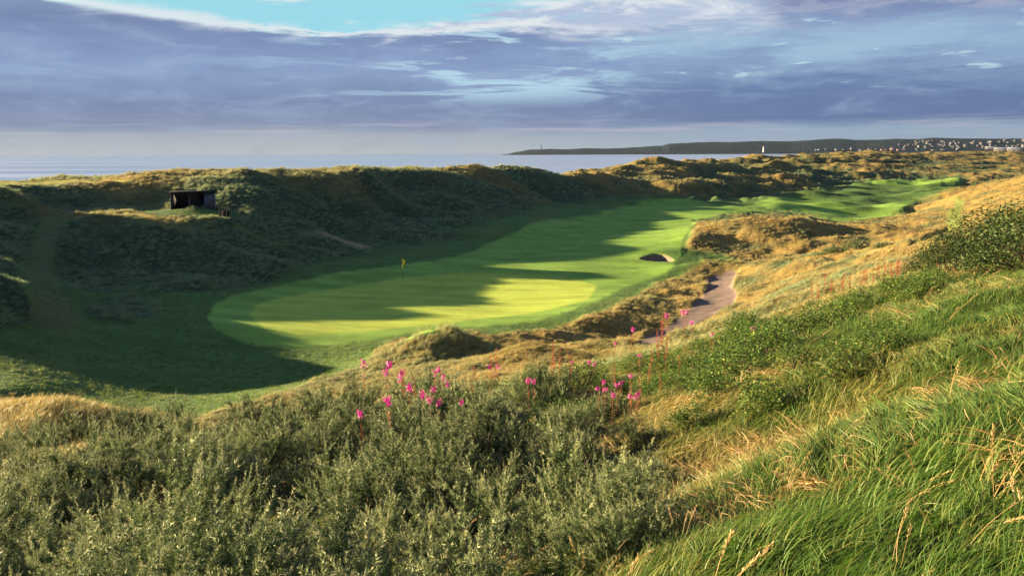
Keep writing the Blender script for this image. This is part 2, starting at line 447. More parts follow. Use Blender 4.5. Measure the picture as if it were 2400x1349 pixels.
def poly_sd(poly, px, py, wob=0.0, seed=0):
    """signed distance in pixels, positive inside"""
    poly = np.asarray(poly, float)
    n = len(poly); inside = np.zeros(px.shape, bool); dm = np.full(px.shape, 1e9)
    for i in range(n):
        x0, y0 = poly[i]; x1, y1 = poly[(i + 1) % n]
        dx, dy = x1 - x0, y1 - y0
        t = np.clip(((px - x0) * dx + (py - y0) * dy) / (dx * dx + dy * dy + 1e-9), 0, 1)
        dm = np.minimum(dm, (px - x0 - t * dx) ** 2 + (py - y0 - t * dy) ** 2)
        c = ((y0 > py) != (y1 > py))
        xi = (x1 - x0) * (py - y0) / (y1 - y0 + 1e-12) + x0
        inside ^= c & (px < xi)
    return np.where(inside, 1, -1) * np.sqrt(dm)


P_SEMI = [(-400,940),(-400,830),(-60,800),(50,770),(75,720),(40,625),(80,560),(95,508),(150,512),(130,560),(120,610),(150,672),(300,690),(500,684),(620,662),(720,622),
          (860,590),(960,578),(1090,560),(1060,540),(1200,500),(1300,478),(1450,462),(1600,462),(1800,456),(1900,442),(2040,422),(2250,414),
          (2262,430),(2160,465),(2110,500),(2050,516),(1960,521),(1880,502),(1720,500),(1630,520),(1610,580),(1700,598),(1730,615),(1650,612),(1600,645),
          (1500,690),(1390,740),(1290,775),(1150,786),(1040,775),(940,800),(880,835),(800,868),(700,908),(560,950),(440,985),(300,965),(150,936),(0,925)]
P_FAIR = [(487,742),(500,715),(540,697),(600,683),(700,660),(800,638),(880,628),(960,615),(1040,603),(1110,588),(1160,565),(1215,545),(1240,525),
          (1290,510),(1400,503),(1440,490),(1500,476),(1600,472),(1700,482),(1800,492),(1730,496),(1640,512),(1600,560),(1600,600),(1560,640),
          (1490,668),(1380,712),(1262,755),(1120,768),(1000,778),(900,795),(800,808),(700,815),(600,810),(540,793),(500,770)]
P_FAR = [(2035,426),(2080,421),(2240,416),(2262,422),(2200,434),(2120,437),(2060,433)]
P_FAR2 = [(1760,474),(1850,462),(1950,475),(2040,486),(2100,478),(2130,480),(2100,500),(2050,512),(1960,516),(1880,500),(1800,492)]
P_GREEN = [(583,738),(600,716),(680,695),(800,675),(940,652),(1060,640),(1200,640),(1330,650),(1400,672),(1380,700),(1250,733),(1050,760),(850,782),(700,788),(620,772)]
P_PATH = [(1470,812),(1520,776),(1570,752),(1610,722),(1645,692),(1660,668),(1652,652),(1672,640),(1700,631),(1734,629),(1722,650),(1716,668),(1730,688),(1722,702),(1690,722),(1640,748),(1590,778),(1550,800),(1500,830)]
P_PATH2 = [(95,483),(130,486),(180,497),(205,503),(170,506),(125,499)]
P_TEE = [(-100,440),(60,434),(250,429),(330,426),(300,423),(150,424),(-100,424)]
P_TERR = [(300,492),(350,487),(440,487),(520,492),(560,503),(500,508),(350,505)]
P_BUNK = [(1500,598),(1512,596),(1540,597),(1562,601),(1574,607),(1570,610),(1552,611),(1530,607),(1512,602)]
P_TRACK = [(545,528),(600,552),(680,585),(700,592),(712,590),(650,566),(580,536),(560,524)]
P_MARRAM = [(850,870),(880,822),(930,795),(1000,775),(1060,762),(1120,780),(1160,805),(1200,830),(1150,880),(1000,900)]
P_TUFT = [(185,728),(210,705),(280,697),(340,704),(378,722),(360,745),(300,757),(230,752)]
P_HOLLOW = [(60,740),(85,700),(60,640),(60,600),(100,540),(110,512),(150,514),(125,580),(118,630),(150,690),(180,740),(170,775),(90,770)]
P_DITCH = [(2228,540),(2205,556),(2150,578),(2080,592),(1990,600),(1930,604),(1990,592),(2070,583),(2140,568),(2195,548),(2222,532)]
P_TRACK2 = [(700,540),(760,555),(800,568),(840,583),(872,580),(845,566),(790,556),(720,538)]
P_TRACK3 = [(2230,458),(2240,480),(2222,500),(2218,520),(2232,545),(2262,545),(2252,520),(2254,490),(2262,470)]


def zone(poly, rmin, rmax, soft, wob=0.0, scale=3.0, seed=3):
    sd = poly_sd(poly, PX, PY)
    if wob: sd = sd + wob * fbm(GX / scale, GY / scale, 3, seed)
    ok = FRONT & (GR > rmin) & (GR < rmax)
    return np.where(ok, sstep(-soft, soft, sd), 0.0)


def hardzone(poly, rmin, rmax, wob=0.0, scale=3.0, seed=3):
    sd = poly_sd(poly, PX, PY)
    if wob: sd = sd + wob * fbm(GX / scale, GY / scale, 3, seed)
    return FRONT & (GR > rmin) & (GR < rmax) & (sd > 0)

SEMI = zone(P_SEMI, 37, 420, 10, 10, 4.0)
SEMI_OUT = np.where((GA < -0.5) & (GR > 40) & (GR < 54), 0.6, 0.0)
FAIR = np.maximum(zone(P_FAIR, 40, 260, 4, 3, 1.2), np.maximum(zone(P_FAR, 250, 420, 3), zone(P_FAR2, 140, 330, 3)))
GREEN = zone(P_GREEN, 50, 120, 3)
TEE = zone(P_TEE, 122, 150, 2, 3)
TERR = zone(P_TERR, 100, 120, 5, 3)
SEMI = np.maximum(SEMI, np.maximum(TEE, TERR))
PATHM = hardzone(P_PATH, 45, 100, 5, 2.0)
PATHS = zone(P_PATH, 45, 100, 5)
PATH2 = hardzone(P_PATH2, 104, 120, 1)
BUNK = FRONT & (GR > 85) & (GR < 120) & (poly_sd(P_BUNK, PX, PY) > -3.2)
BUNKS = zone(P_BUNK, 85, 120, 4)
SEMI = np.maximum(0, SEMI - zone(P_TUFT, 55, 85, 8, 6, 2.0) - zone(P_MARRAM, 40, 60, 10, 6, 2.0))
TRG = np.maximum(zone(P_TRACK, 90, 130, 4, 2), zone(P_TRACK3, 90, 260, 6, 3))
TRL = zone(P_TRACK2, 90, 150, 4, 3)
TRACK = np.maximum(TRG, TRL)
TRACK = np.maximum(TRACK, 0)
DITCH = zone(P_DITCH, 75, 170, 4, 3)

ROUGH = (1 - SEMI) * (1 - PATHS) * (1 - BUNKS)
ROUGH_D = sstep(25, 45, GR)
# dune relief
big = (fbm(GX / 24, GY / 20, 4, 21) - .22) * sstep(130, 260, GR) * 3.9
mid_ = fbm(GX / 8.5, GY / 6.5, 4, 31) * sstep(25, 60, GR) * 0.75
small = fbm(GX / 2.4, GY / 2.0, 3, 41) * sstep(15, 50, GR) * 0.28
near = fbm(GX / 2.6, GY / 2.4, 2, 51) * 0.26 * (1 - sstep(20, 45, GR)) * sstep(3.0, 6, GR)
right_damp = 1 - 0.45 * sstep(0.30, 0.45, GA) * sstep(100, 140, GR)
GZ = GZ + ROUGH * (big * right_damp + mid_ * right_damp + small) + near * ROUGH
# mown ground: long swells only
GZ = GZ + (1 - ROUGH) * (fbm(GX / 15, GY / 10, 2, 61) * (0.7 * sstep(95, 150, GR) + .7 * sstep(160, 220, GR)) + fbm(GX / 22, GY / 14, 2, 71) * 0.22)
GZ = GZ + SEMI * (1 - FAIR) * fbm(GX / 1.6, GY / 1.2, 3, 81) * 0.06
GZ = GZ + FAIR * 0.02
# path lies in a shallow cut, bunker is dug out
GZ = GZ - PATHS * 0.22 - DITCH * 0.9 - zone(P_TRACK, 90, 130, 3) * 0.35
bq = ray_point(1540, 603, 101.5)
_bx, _by = (GX - bq[0]), (GY - bq[1])
EB = np.sqrt(((_bx * .97 + _by * .22) / 1.8) ** 2 + ((-_bx * .22 + _by * .97) / 2.0) ** 2) + 0.10 * np.sin(3 * np.arctan2(_by, _bx) + 1)
BUNK = FRONT & (EB < 1.0)
sdB = (1 - EB) * 20
GZ = np.where(FRONT & (GR > 85) & (GR < 120), GZ - 1.05 * sstep(-0.5, 9, sdB), GZ)
# bunker lip
GZ = np.where(FRONT & (GR > 92) & (GR < 112), GZ + 0.25 * np.exp(-((PX - 1530) / 70) ** 2 - ((PY - 590) / 7) ** 2), GZ)


def gidx(x, y):
    a = np.arctan2(x, y); l = np.log(np.maximum(np.hypot(x, y), 0.71))
    return np.interp(a, AZ, np.arange(len(AZ))), np.clip(np.interp(l, LR, np.arange(NR)), 0, NR - 1.001)


def bil(G, x, y):
    i, j = gidx(np.asarray(x, float), np.asarray(y, float))
    i = np.clip(i, 0, len(AZ) - 1.001); i0 = np.floor(i).astype(int); j0 = np.floor(j).astype(int); fi = i - i0; fj = j - j0
    return (G[i0, j0] * (1 - fi) * (1 - fj) + G[i0 + 1, j0] * fi * (1 - fj) + G[i0, j0 + 1] * (1 - fi) * fj + G[i0 + 1, j0 + 1] * fi * fj)


def hz(x, y): return bil(GZ, x, y)


def on_ground(px, r):
    """ground point in the column px at distance r"""
    p = ray_point(px, 600, r); return p[0], p[1], float(hz(p[0], p[1]))

# how dry the grass is, with lit crests painted strawier and shaded slopes greener, 0 green .. 1 straw
DRY_LIT_PTS = [  # px, py, r, dryness
 (2200,540,130,.75),(2350,440,200,.7),(2250,480,180,.7),(2400,520,100,.65),(1780,560,116,.75),(1900,600,100,.75),(2050,560,120,.85),(1600,400,260,.7),(1500,410,246,.85),(1500,435,238,.2),(1650,430,250,.3),
 (1900,380,420,.4),(2100,380,480,.4),(2300,375,550,.5),(1750,420,280,.45),(1900,430,280,.4),(1700,450,250,.25),(2000,420,330,.35),
 (400,395,139,.6),(800,392,148,.6),(1100,386,180,.6),(600,450,122,.05),(900,470,145,.0),(1100,460,165,.0),(800,540,120,.0),(1000,530,135,.0),(1300,450,200,.05),(300,600,93,.02),(500,600,97,.0),(200,560,97,.05),(400,640,88,.0),(250,640,87,.0),(600,560,105,.0),(650,470,122,.05),(700,520,122,.0),(600,408,134,.6),(800,402,143,.6),(1000,400,163,.5),(600,440,124,.2),(1000,430,158,.0),  # ridge crest raised for sunlit gold, shaded face kept green
 (50,520,98,.0),(0,680,66,.0),(100,460,122,.1),(350,517,102,.75),(250,515,101,.95),(300,430,131,.8),(150,415,150,.35),
 (0,960,38,.7),(300,980,38,.6),(150,1030,27,.7),(600,945,41,.6),(800,880,43,.5),(1050,820,48,.5),(1150,850,45,.6),(950,870,44,.45),(1250,840,43,.85),(1450,790,55,.8),(1350,760,62,.7),(1600,700,76,.7),
 (1800,640,80,.55),(1850,680,60,.5),(1900,620,85,.65),(2100,620,62,.65),(1750,760,45,.35),(1650,830,28,.25),(2000,660,50,.55),(2150,640,30,.6),
 (2300,660,20,.05),(2400,800,9,.03),(2000,800,13,.12),(2200,800,12,.05),(1900,800,16,.2),(2100,1150,4.6,.0),(2300,950,7,.05),(1900,880,10,.2),(1750,960,8.5,.95),(1850,950,8.5,.95),(1700,900,12,.8),(1950,870,10,.5),(2100,700,22,.6),(2250,720,17,.3),(1850,760,28,.6),(2100,960,7,.15),(2000,1100,5,.05),(1700,1100,6,.1),(2350,1100,4.6,.08),(1900,1250,4.2,.08),(1650,1250,4.5,.2),(1200,900,15,.3),(500,1200,6,.45),(1000,1349,3.5,.6),(1650,900,15,.4),
]
DP = np.array([(math.atan2(*(ray_point(a, b, c)[:2])), math.log(c), d) for a, b, c, d in DRY_LIT_PTS])


def dry_lit_tone(x, y):
    a = np.arctan2(x, y); l = np.log(np.maximum(np.hypot(x, y), 0.7)); num = 0; den = 1e-9
    for (pa, pl, d) in DP:
        w = 1.0 / (((a - pa) ** 2 + (l - pl) ** 2) + 0.0008) ** 1.6
        num = num + w * d; den = den + w
    v = num / den
    v = v + 0.75 * np.clip(fbm(x / 24, y / 20, 4, 21), -.5, .5) * sstep(150, 260, np.hypot(x, y))  # follows the relief: lit far tops painted gold, hollows greener
    v = v + (0.20 + .45 * sstep(.1, .3, a) * (np.exp(l) > 50)) * fbm(x / 4.5, y / 4.5, 4, 91) + 0.25 * fbm(x / 1.1, y / 1.1, 2, 95) * (np.hypot(x, y) < 60)
    return np.clip(v, 0, 1)

GDRY_LIT = dry_lit_tone(GX, GY)

# ---- own colour of the ground cover
def mixc(a, b, t): return a * (1 - t[..., None]) + b * t[..., None]
C = lambda *v: np.array(v, float)
c_rough = mixc(np.broadcast_to(C(.040, .065, .032), GX.shape + (3,)), C(.20, .140, .042), sstep(.1, .95, GDRY_LIT))
nz = fbm(GX / 3.0, GY / 2.2, 4, 101)
c_rough = c_rough * (1 + 0.5 * nz[..., None])
nz2 = fbm(GX / 5, GY / 1.6, 3, 111)
c_semi = np.broadcast_to(C(.060, .118, .030), GX.shape + (3,)) * (1 + 0.35 * nz2[..., None]) * (1 + 0.18 * fbm(GX / 0.7, GY / 0.7, 2, 113)[..., None])
c_semi = mixc(c_semi, C(.20, .15, .04), 0.18 * sstep(0.1, 0.5, fbm(GX / 7, GY / 5, 3, 121)))
# mowing bands follow the valley, bending with it
along = GX * 0.93 - (GY - 70) * 0.36 + 3.0 * fbm(GX / 40, GY / 40, 2, 131)
across = GX * 0.36 + (GY - 70) * 0.93 + 0.004 * (GX) ** 2
band = np.tanh(3.0 * np.sin(across * 2 * math.pi / 4.2)); band2 = np.sin(across * 2 * math.pi / 1.5 + 1.3)
c_fair = np.broadcast_to(C(.150, .262, .045), GX.shape + (3,)) * (1 + 0.05 * band[..., None]) * (1 + 0.40 * fbm(GX / 6, GY / 2.5, 4, 141)[..., None]) * (1 + 0.16 * fbm(GX / .8, GY / .8, 2, 143)[..., None])
c_green = np.broadcast_to(C(.285, .365, .055), GX.shape + (3,)) * (1 + 0.08 * band2[..., None] + 0.05 * band[..., None]) * (1 + 0.26 * fbm(GX / 5, GY / 2.2, 4, 151)[..., None]) * (1 + 0.10 * fbm(GX / .7, GY / .7, 2, 153)[..., None])
tint = mixc(c_rough, c_semi, SEMI)
tint = mixc(tint, c_fair, FAIR)
tint = mixc(tint, c_green, GREEN)
tint = mixc(tint, np.broadcast_to(C(.33, .30, .05), GX.shape + (3,)), TEE * 0.9)
tint = mixc(tint, np.broadcast_to(C(.34, .25, .15), GX.shape + (3,)), TRL * 0.8)
tint = mixc(tint, np.broadcast_to(C(.115, .095, .06), GX.shape + (3,)), zone(P_HOLLOW, 55, 112, 14, 12) * .45)
tint = mixc(tint, np.broadcast_to(C(.11, .15, .035), GX.shape + (3,)), TRG * 0.85)
# tan rim round the bunker
rimB = np.where(FRONT & (GR > 85) & (GR < 120), np.exp(-((sdB + 1) / 3.5) ** 2), 0)
tint = mixc(tint, np.broadcast_to(C(.32, .26, .10), GX.shape + (3,)), np.clip(rimB, 0, 1) * 0.15)
tint = np.clip(tint, 0.004, 0.9)
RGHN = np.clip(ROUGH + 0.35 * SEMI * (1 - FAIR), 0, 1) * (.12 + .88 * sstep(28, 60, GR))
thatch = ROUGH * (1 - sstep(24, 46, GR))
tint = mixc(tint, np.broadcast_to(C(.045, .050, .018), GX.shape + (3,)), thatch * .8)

# ------------------------------------------------------------------ materials
def new_mat(name):
    m_ = bpy.data.materials.new(name); m_.use_nodes = True
    return m_, NT(m_.node_tree)


def finish(g, shader):
    out = g.node('ShaderNodeOutputMaterial'); g.l.new(shader, out.inputs[0])


def principled(g, col, rough=0.8, bump=None, spec=0.3, metallic=0.0, **kw):
    b = g.node('ShaderNodeBsdfPrincipled')
    g.put(b.inputs['Base Color'], col); g.put(b.inputs['Roughness'], rough); b.inputs['Specular IOR Level'].default_value = spec
    b.inputs['Metallic'].default_value = metallic
    if bump is not None: g.l.new(bump, b.inputs['Normal'])
    for k, v in kw.items(): g.put(b.inputs[k], v)
    return b.outputs[0]


def bump(g, h, strength=0.5, dist=0.05):
    b = g.node('ShaderNodeBump'); b.inputs['Strength'].default_value = 1.0; g.put(b.inputs['Strength'], strength)
    b.inputs['Distance'].default_value = dist; g.l.new(h, b.inputs['Height'])
    return b.outputs[0]


def simple(name, col, var=0.25, scale=6.0, rough=0.8, spec=0.2, bmp=0.2, metallic=0.0, bdist=0.02):
    m_, g = new_mat(name)
    tc = g.node('ShaderNodeTexCoord'); n = g.noise(tc.outputs['Object'], scale, 5, 0.6)
    c = g.mix(n, tuple(x * (1 - var) for x in col), tuple(min(1, x * (1 + var)) for x in col))
    finish(g, principled(g, c, rough, bump(g, n, bmp, bdist), spec, metallic))
    return m_


def turf_material():
    m_, g = new_mat('turf')
    at = g.node('ShaderNodeAttribute', attribute_name='tint'); rg = g.node('ShaderNodeAttribute', attribute_name='rough')
    geo = g.node('ShaderNodeNewGeometry'); pos = geo.outputs['Position']
    sp = g.node('ShaderNodeSeparateXYZ'); g.put(sp.inputs[0], pos)
    st = g.xyz(g.mul(sp.outputs[0], 0.6), g.mul(sp.outputs[1], 1.0), sp.outputs[2])
    n1 = g.noise(st, 2.2, 6, 0.65); n2 = g.noise(st, 14.0, 4, 0.7)
    k = g.add(0.62, g.add(g.mul(n1, 0.42), g.mul(n2, 0.34)))
    k2 = g.add(g.mul(g.sub(k, 1.0), g.lin(rg.outputs['Fac'], 0, 1, 0.45, 1.3)), 1.0)
    c = g.mix(1.0, at.outputs['Color'], g.xyz(k2, k2, k2), 'MULTIPLY')
    hgt = g.add(g.mul(n1, 0.6), g.mul(n2, 0.5))
    bp = bump(g, hgt, g.lin(rg.outputs['Fac'], 0, 1, 0.25, 0.9), 0.10)
    finish(g, principled(g, c, 0.9, bp, 0.08))
    return m_
M_TURF = turf_material()


def path_material():
    m_, g = new_mat('asphalt_path')
    geo = g.node('ShaderNodeNewGeometry'); pos = geo.outputs['Position']
    n1 = g.noise(pos, 0.8, 5, 0.6); n2 = g.noise(pos, 25.0, 4, 0.7)
    c = g.ramp(g.add(g.mul(n1, 0.7), g.mul(n2, 0.3)), [(0.3, (.07, .055, .050)), (0.5, (.12, .092, .080)), (0.7, (.20, .155, .13))])
    finish(g, principled(g, c, 0.9, bump(g, n2, 0.5, 0.03), 0.1)); return m_
M_PATH = path_material()
M_SAND = simple('bunker_sand', (.15, .115, .085), 0.15, 3.0, 0.95, 0.05, 0.4)

# ------------------------------------------------------------------ ground sheets
nA, nR = GX.shape
idx = np.arange(nA * nR).reshape(nA, nR)
quads = np.stack([idx[:-1, :-1], idx[1:, :-1], idx[1:, 1:], idx[:-1, 1:]], 2)[:, :, ::1]
quads = quads[:, :, ::-1]


def fmask(Mk): return (Mk[:-1, :-1].astype(float) + Mk[1:, :-1] + Mk[1:, 1:] + Mk[:-1, 1:]) / 4 > 0.5

zid = np.zeros((nA - 1, nR - 1), int)
zid[fmask(FAIR > 0.5)] = 1
zid[fmask(GREEN > 0.5)] = 2
zid[fmask(TEE > 0.5)] = 5
zid[fmask(PATHM | PATH2)] = 3
zid[fmask(BUNK)] = 4
V_ALL = np.stack([GX, GY, GZ], 2).reshape(-1, 3)
T_ALL = tint.reshape(-1, 3); R_ALL = RGHN.reshape(-1)


def sheet(name, z, mat, label, cat):
    q = quads[zid == z]
    u, inv = np.unique(q, return_inverse=True)
    inv = inv.reshape(q.shape)
    o = mesh_np(name, V_ALL[u], [inv], mat, smooth=True)
    a = o.data.attributes.new('tint', 'FLOAT_COLOR', 'POINT')
    a.data.foreach_set('color', np.hstack([T_ALL[u], np.ones((len(u), 1))]).astype(np.float32).ravel())
    b = o.data.attributes.new('rough', 'FLOAT', 'POINT'); b.data.foreach_set('value', R_ALL[u].astype(np.float32))
    tag(o, label, cat, kind='structure')
    return o
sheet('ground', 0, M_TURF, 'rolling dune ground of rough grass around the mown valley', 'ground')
sheet('fairway', 1, M_TURF, 'mown bright green fairway running up the valley to the right', 'fairway')
sheet('putting_green', 2, M_TURF, 'smooth putting green with the yellow flag, half in shade', 'putting green')
sheet('path', 3, M_PATH, 'purplish brown tarmac path beside the putting green', 'path')
sheet('bunker', 4, M_SAND, 'small sand bunker in shade at the right edge of the fairway', 'bunker')
sheet('tee_ground', 5, M_TURF, 'flat sunlit tee on the bank above the sea at the far left', 'tee')

# ------------------------------------------------------------------ sea
def water_material():
    m_, g = new_mat('sea_water')
    geo = g.node('ShaderNodeNewGeometry'); pos = geo.outputs['Position']
    sp = g.node('ShaderNodeSeparateXYZ'); g.put(sp.inputs[0], pos)
    n = g.noise(g.xyz(g.mul(sp.outputs[0], 0.02), g.mul(sp.outputs[1], 0.05)), 4.0, 8, 0.65)
    n2 = g.noise(g.xyz(g.mul(sp.outputs[0], 0.0005), g.mul(sp.outputs[1], 0.004)), 2.0, 5, 0.6)
    c = g.mix(g.step(n2, 0.4, 0.62), (.13, .20, .35), (.20, .28, .44))
    finish(g, principled(g, c, g.lin(n2, 0.35, 0.65, 0.28, 0.45), bump(g, n, 0.10, 0.3), 0.5)); return m_
sea_r = np.concatenate([np.linspace(100, 1000, 10), np.geomspace(1300, 13000, 24)])
sea_a = np.linspace(-2.9, 1.3, 161)
SA, SR = np.meshgrid(sea_a, sea_r, indexing='ij')
sv = np.stack([np.sin(SA) * SR, np.cos(SA) * SR, np.zeros_like(SA)], 2).reshape(-1, 3)
si = np.arange(SA.size).reshape(SA.shape)
sq = np.stack([si[:-1, :-1], si[:-1, 1:], si[1:, 1:], si[1:, :-1]], 2).reshape(-1, 4)
tag(mesh_np('water', sv, [sq], water_material(), smooth=True), 'calm pale blue sea reaching the horizon', 'sea', kind='structure')

# ------------------------------------------------------------------ far coast
SKYL = [(1150,366),(1192,361),(1205,357.5),(1240,351.5),(1290,350),(1330,350.5),(1370,348),(1420,349),(1460,347.5),(1495,346),(1530,343),(1552,342),(1568,337.5),
        (1640,334.5),(1700,334),(1780,331.5),(1850,332),(1900,329),(1940,326.5),(1970,327),(2000,329),(2050,329),(2100,326.5),(2150,327),(2180,324),(2230,325),(2300,325.5),
        (2350,327),(2400,325),(2700,322),(3300,330)]
RC = 7000.0
sa = []; sh = []
for (px, py) in SKYL:
    p = ray_point(px, py, RC); sa.append(math.atan2(p[0], p[1])); sh.append(p[2])
sa = np.array(sa); sh = np.array(sh)
ha = np.linspace(sa[0], sa[-1], 620); hr = np.linspace(-700, 2600, 46)
HA, HR = np.meshgrid(ha, hr, indexing='ij')
top = np.interp(HA, sa, sh)
def hill_profile(HR):
    return np.where(HR < 0, sstep(-700, 60, HR) ** 0.8, 1 - 0.9 * sstep(500, 2600, HR))
def hill_h(az_, hr_):
    t_ = np.interp(az_, sa, sh)
    R_ = RC + hr_
    X_, Y_ = np.sin(az_) * R_, np.cos(az_) * R_
    shore = -4.0
    pr = hill_profile(hr_)
    return shore + (t_ * R_ / RC + 4 - 0.0) * pr + pr * (1 - 0.5 * pr) * 14 * fbm(X_ / 300, Y_ / 300, 4, 201) * np.clip((t_ - 5) / 60, 0, 1)
HZ = hill_h(HA, HR)
def hill_mat():
    m_, g = new_mat('far_hillside')
    geo = g.node('ShaderNodeNewGeometry'); pos = geo.outputs['Position']
    n = g.noise(pos, 0.006, 6, 0.6, 0.4); n2 = g.noise(pos, 0.03, 5, 0.6)
    c = g.ramp(g.add(g.mul(n, 0.7), g.mul(n2, 0.3)), [(0.35, (.008, .016, .018)), (0.48, (.014, .026, .026)), (0.56, (.010, .018, .020)), (0.66, (.026, .040, .032))])
    finish(g, principled(g, c, 0.95, bump(g, n2, 0.8, 12.0), 0.05)); return m_
hv = np.stack([np.sin(HA) * (RC + HR), np.cos(HA) * (RC + HR), HZ], 2).reshape(-1, 3)
hi_ = np.arange(HA.size).reshape(HA.shape)
hq = np.stack([hi_[:-1, :-1], hi_[:-1, 1:], hi_[1:, 1:], hi_[1:, :-1]], 2).reshape(-1, 4)
tag(mesh_np('hills', hv, [hq], hill_mat(), smooth=True), 'low dark green headland and town hills across the bay', 'hills', kind='structure')

M_WHITE = simple('white_render', (.085, .09, .10), 0.08, 0.1, 0.7)
M_GREYW = simple('grey_harling', (.06, .06, .065), 0.15, 0.1, 0.8)
M_BRICK = simple('red_brickwork', (.30, .15, .11), 0.15, 0.1, 0.8)
M_SLATE = simple('slate_roofing', (.09, .095, .11), 0.2, 0.1, 0.6)
M_PALER = simple('pale_metal_roofing', (.09, .11, .15), 0.1, 0.1, 0.45)
M_GLASS = simple('dark_window_glass', (.03, .035, .045), 0.1, 0.1, 0.15, 0.6)
M_DARKM = simple('dark_painted_steel', (.06, .06, .07), 0.2, 0.5, 0.5)


def proto_house(walls):
    e = empty('house', (0, 0, 0))
    a = MB(); a.box((0, 0, 4), (15, 10, 8)); a.build('wall', walls, e)
    a = MB(); a.gable((0, 0, 8), (15, 10, 4.5)); rf = a.build('roof', M_SLATE, e)
    a = MB(); a.box((-6.5, 0, 12.4), (1.4, 2.2, 3)); a.build('chimney', walls, rf)
    return e


def proto_block(walls, storeys=4, w=38, d=13, name='apartment_block'):
    e = empty(name, (0, 0, 0)); H = storeys * 3.2
    a = MB(); a.box((0, 0, H / 2), (w, d, H)); a.build('wall', walls, e)
    a = MB(); a.box((0, 0, H + 0.5), (w + 0.8, d + 0.8, 1.0)); a.box((w * 0.2, 0, H + 2), (5, 5, 2.4)); a.build('roof', M_PALER, e)
    for s in range(storeys):
        a = MB(); a.box((0, -d / 2 - 0.04, 1.9 + s * 3.2), (w * 0.93, 0.14, 1.3)); a.build('window', M_GLASS, e)
    return e


def proto_shed():
    e = empty('warehouse', (0, 0, 0))
    a = MB(); a.box((0, 0, 4.5), (70, 26, 9)); a.build('wall', M_GREYW, e)
    a = MB(); a.gable((0, 0, 9), (70, 26, 4)); a.build('roof', M_PALER, e)
    for x_ in (-20, 15):
        a = MB(); a.box((x_, -13.05, 3), (6, 0.14, 5.5)); a.build('door', M_DARKM, e)
    return e


def copy_tree(o, parent=None):
    c = o.copy(); COL.objects.link(c)
    c.parent = parent
    for ch in list(o.children): copy_tree(ch, c)
    return c


def at_hill(px, py):
    """where the line of sight through (px, py) first meets the coast"""
    for hr_ in np.linspace(-690, 400, 300):
        p = ray_point(px, py, RC + hr_); a = math.atan2(p[0], p[1])
        h = float(hill_h(np.array(a), np.array(hr_)))
        if h >= p[2]: return p[0], p[1], h - 0.5
    p = ray_point(px, py, RC + 60); a = math.atan2(p[0], p[1]); return p[0], p[1], float(hill_h(np.array(a), np.array(60.0))) - 0.5

ORD = ['first', 'second', 'third', 'fourth', 'fifth', 'sixth', 'seventh', 'eighth', 'ninth', 'tenth', 'eleventh', 'twelfth', 'thirteenth', 'fourteenth', 'fifteenth',
       'sixteenth', 'seventeenth', 'eighteenth', 'nineteenth', 'twentieth', 'twenty-first', 'twenty-second', 'twenty-third', 'twenty-fourth', 'twenty-fifth',
       'twenty-sixth', 'twenty-seventh', 'twenty-eighth', 'twenty-ninth', 'thirtieth', 'thirty-first', 'thirty-second', 'thirty-third', 'thirty-fourth', 'thirty-fifth', 'thirty-sixth']
protos = {'hw': proto_house(M_WHITE), 'hg': proto_house(M_GREYW), 'bw': proto_block(M_WHITE, 4), 'bb': proto_block(M_BRICK, 4, 34), 'bg': proto_block(M_GREYW, 5, 30), 'sh': proto_shed()}
first = {k: True for k in protos}
def place(kind, px, py, s, rz, label, cat, group):
    o = protos[kind] if first[kind] else copy_tree(protos[kind]); first[kind] = False
    x, y, z = at_hill(px, py); o.location = (x, y, z - 1.5); o.rotation_euler = (0, 0, -math.atan2(x, y) + rz); o.scale = (s, s, s)
    return tag(o, label, cat, group)
# harbour front
row = [(1913,'hg',1),(1921,'bw',.6),(1938,'bw',.7),(1962,'bw',.9),(1979,'bw',.7),(1997,'hw',1.5),(2018,'bw',.8),(2040,'bw',1.0),(2057,'bw',.8),
       (2068,'bb',.8),(2079,'bb',.7),(2092,'bb',.9),(2106,'bb',.8),(2124,'sh',.7),(2150,'bg',.8),(2190,'sh',.6),(2215,'sh',.7),(2245,'bg',.8)]
words = {'hg': ('small grey house', 'house'), 'hw': ('small white house', 'house'), 'bw': ('white flat-roofed block', 'building'), 'bb': ('red brick block', 'building'), 'bg': ('grey flat-roofed block', 'building'), 'sh': ('long pale-roofed warehouse', 'warehouse')}
for i, (px, k, s) in enumerate(row):
    place(k, px, 353.0 - (i * 7 % 3) * 0.8, s, ((i * 37) % 11 - 5) * 0.07, f'{words[k][0]}, {ORD[i]} from the left in the far harbour-front row', words[k][1], 'buildings along the far harbour front')
# slope above
rs = random.Random(5); cols = {}
lev = {348.5: 'lowest', 345: 'lower middle', 341: 'middle', 337: 'upper middle', 333: 'top'}
for py, nm in lev.items():
    n = {348.5: 14, 345: 22, 341: 26, 337: 24, 333: 18}[py]
    xs = np.sort(np.array([rs.uniform(2080 if py > 340 else 2140, 2440) for _ in range(n)]))
    for i, px in enumerate(xs):
        k = rs.choice(['hw', 'hg', 'hg', 'hw', 'hg', 'bg'])
        place(k, px, py + rs.uniform(-1.2, 1.2), rs.uniform(.8, 1.25), rs.uniform(-.5, .5), f'{words[k][0]}, {ORD[i]} from the left in the {nm} terrace of the far town', words[k][1], 'houses of the far town')
for i, (px, py, s) in enumerate([(2330, 349.5, 1.5), (2358, 354.5, 2.0), (2392, 355.5, 2.2)]):
    place('sh', px, py, s, 0.05, ['pale long warehouse roof above the two big roofs at the far right', 'big pale warehouse roof low in the far town, left of its neighbour', 'big pale warehouse roof at the photo right edge'][i], 'warehouse', 'big pale sheds below the far town')

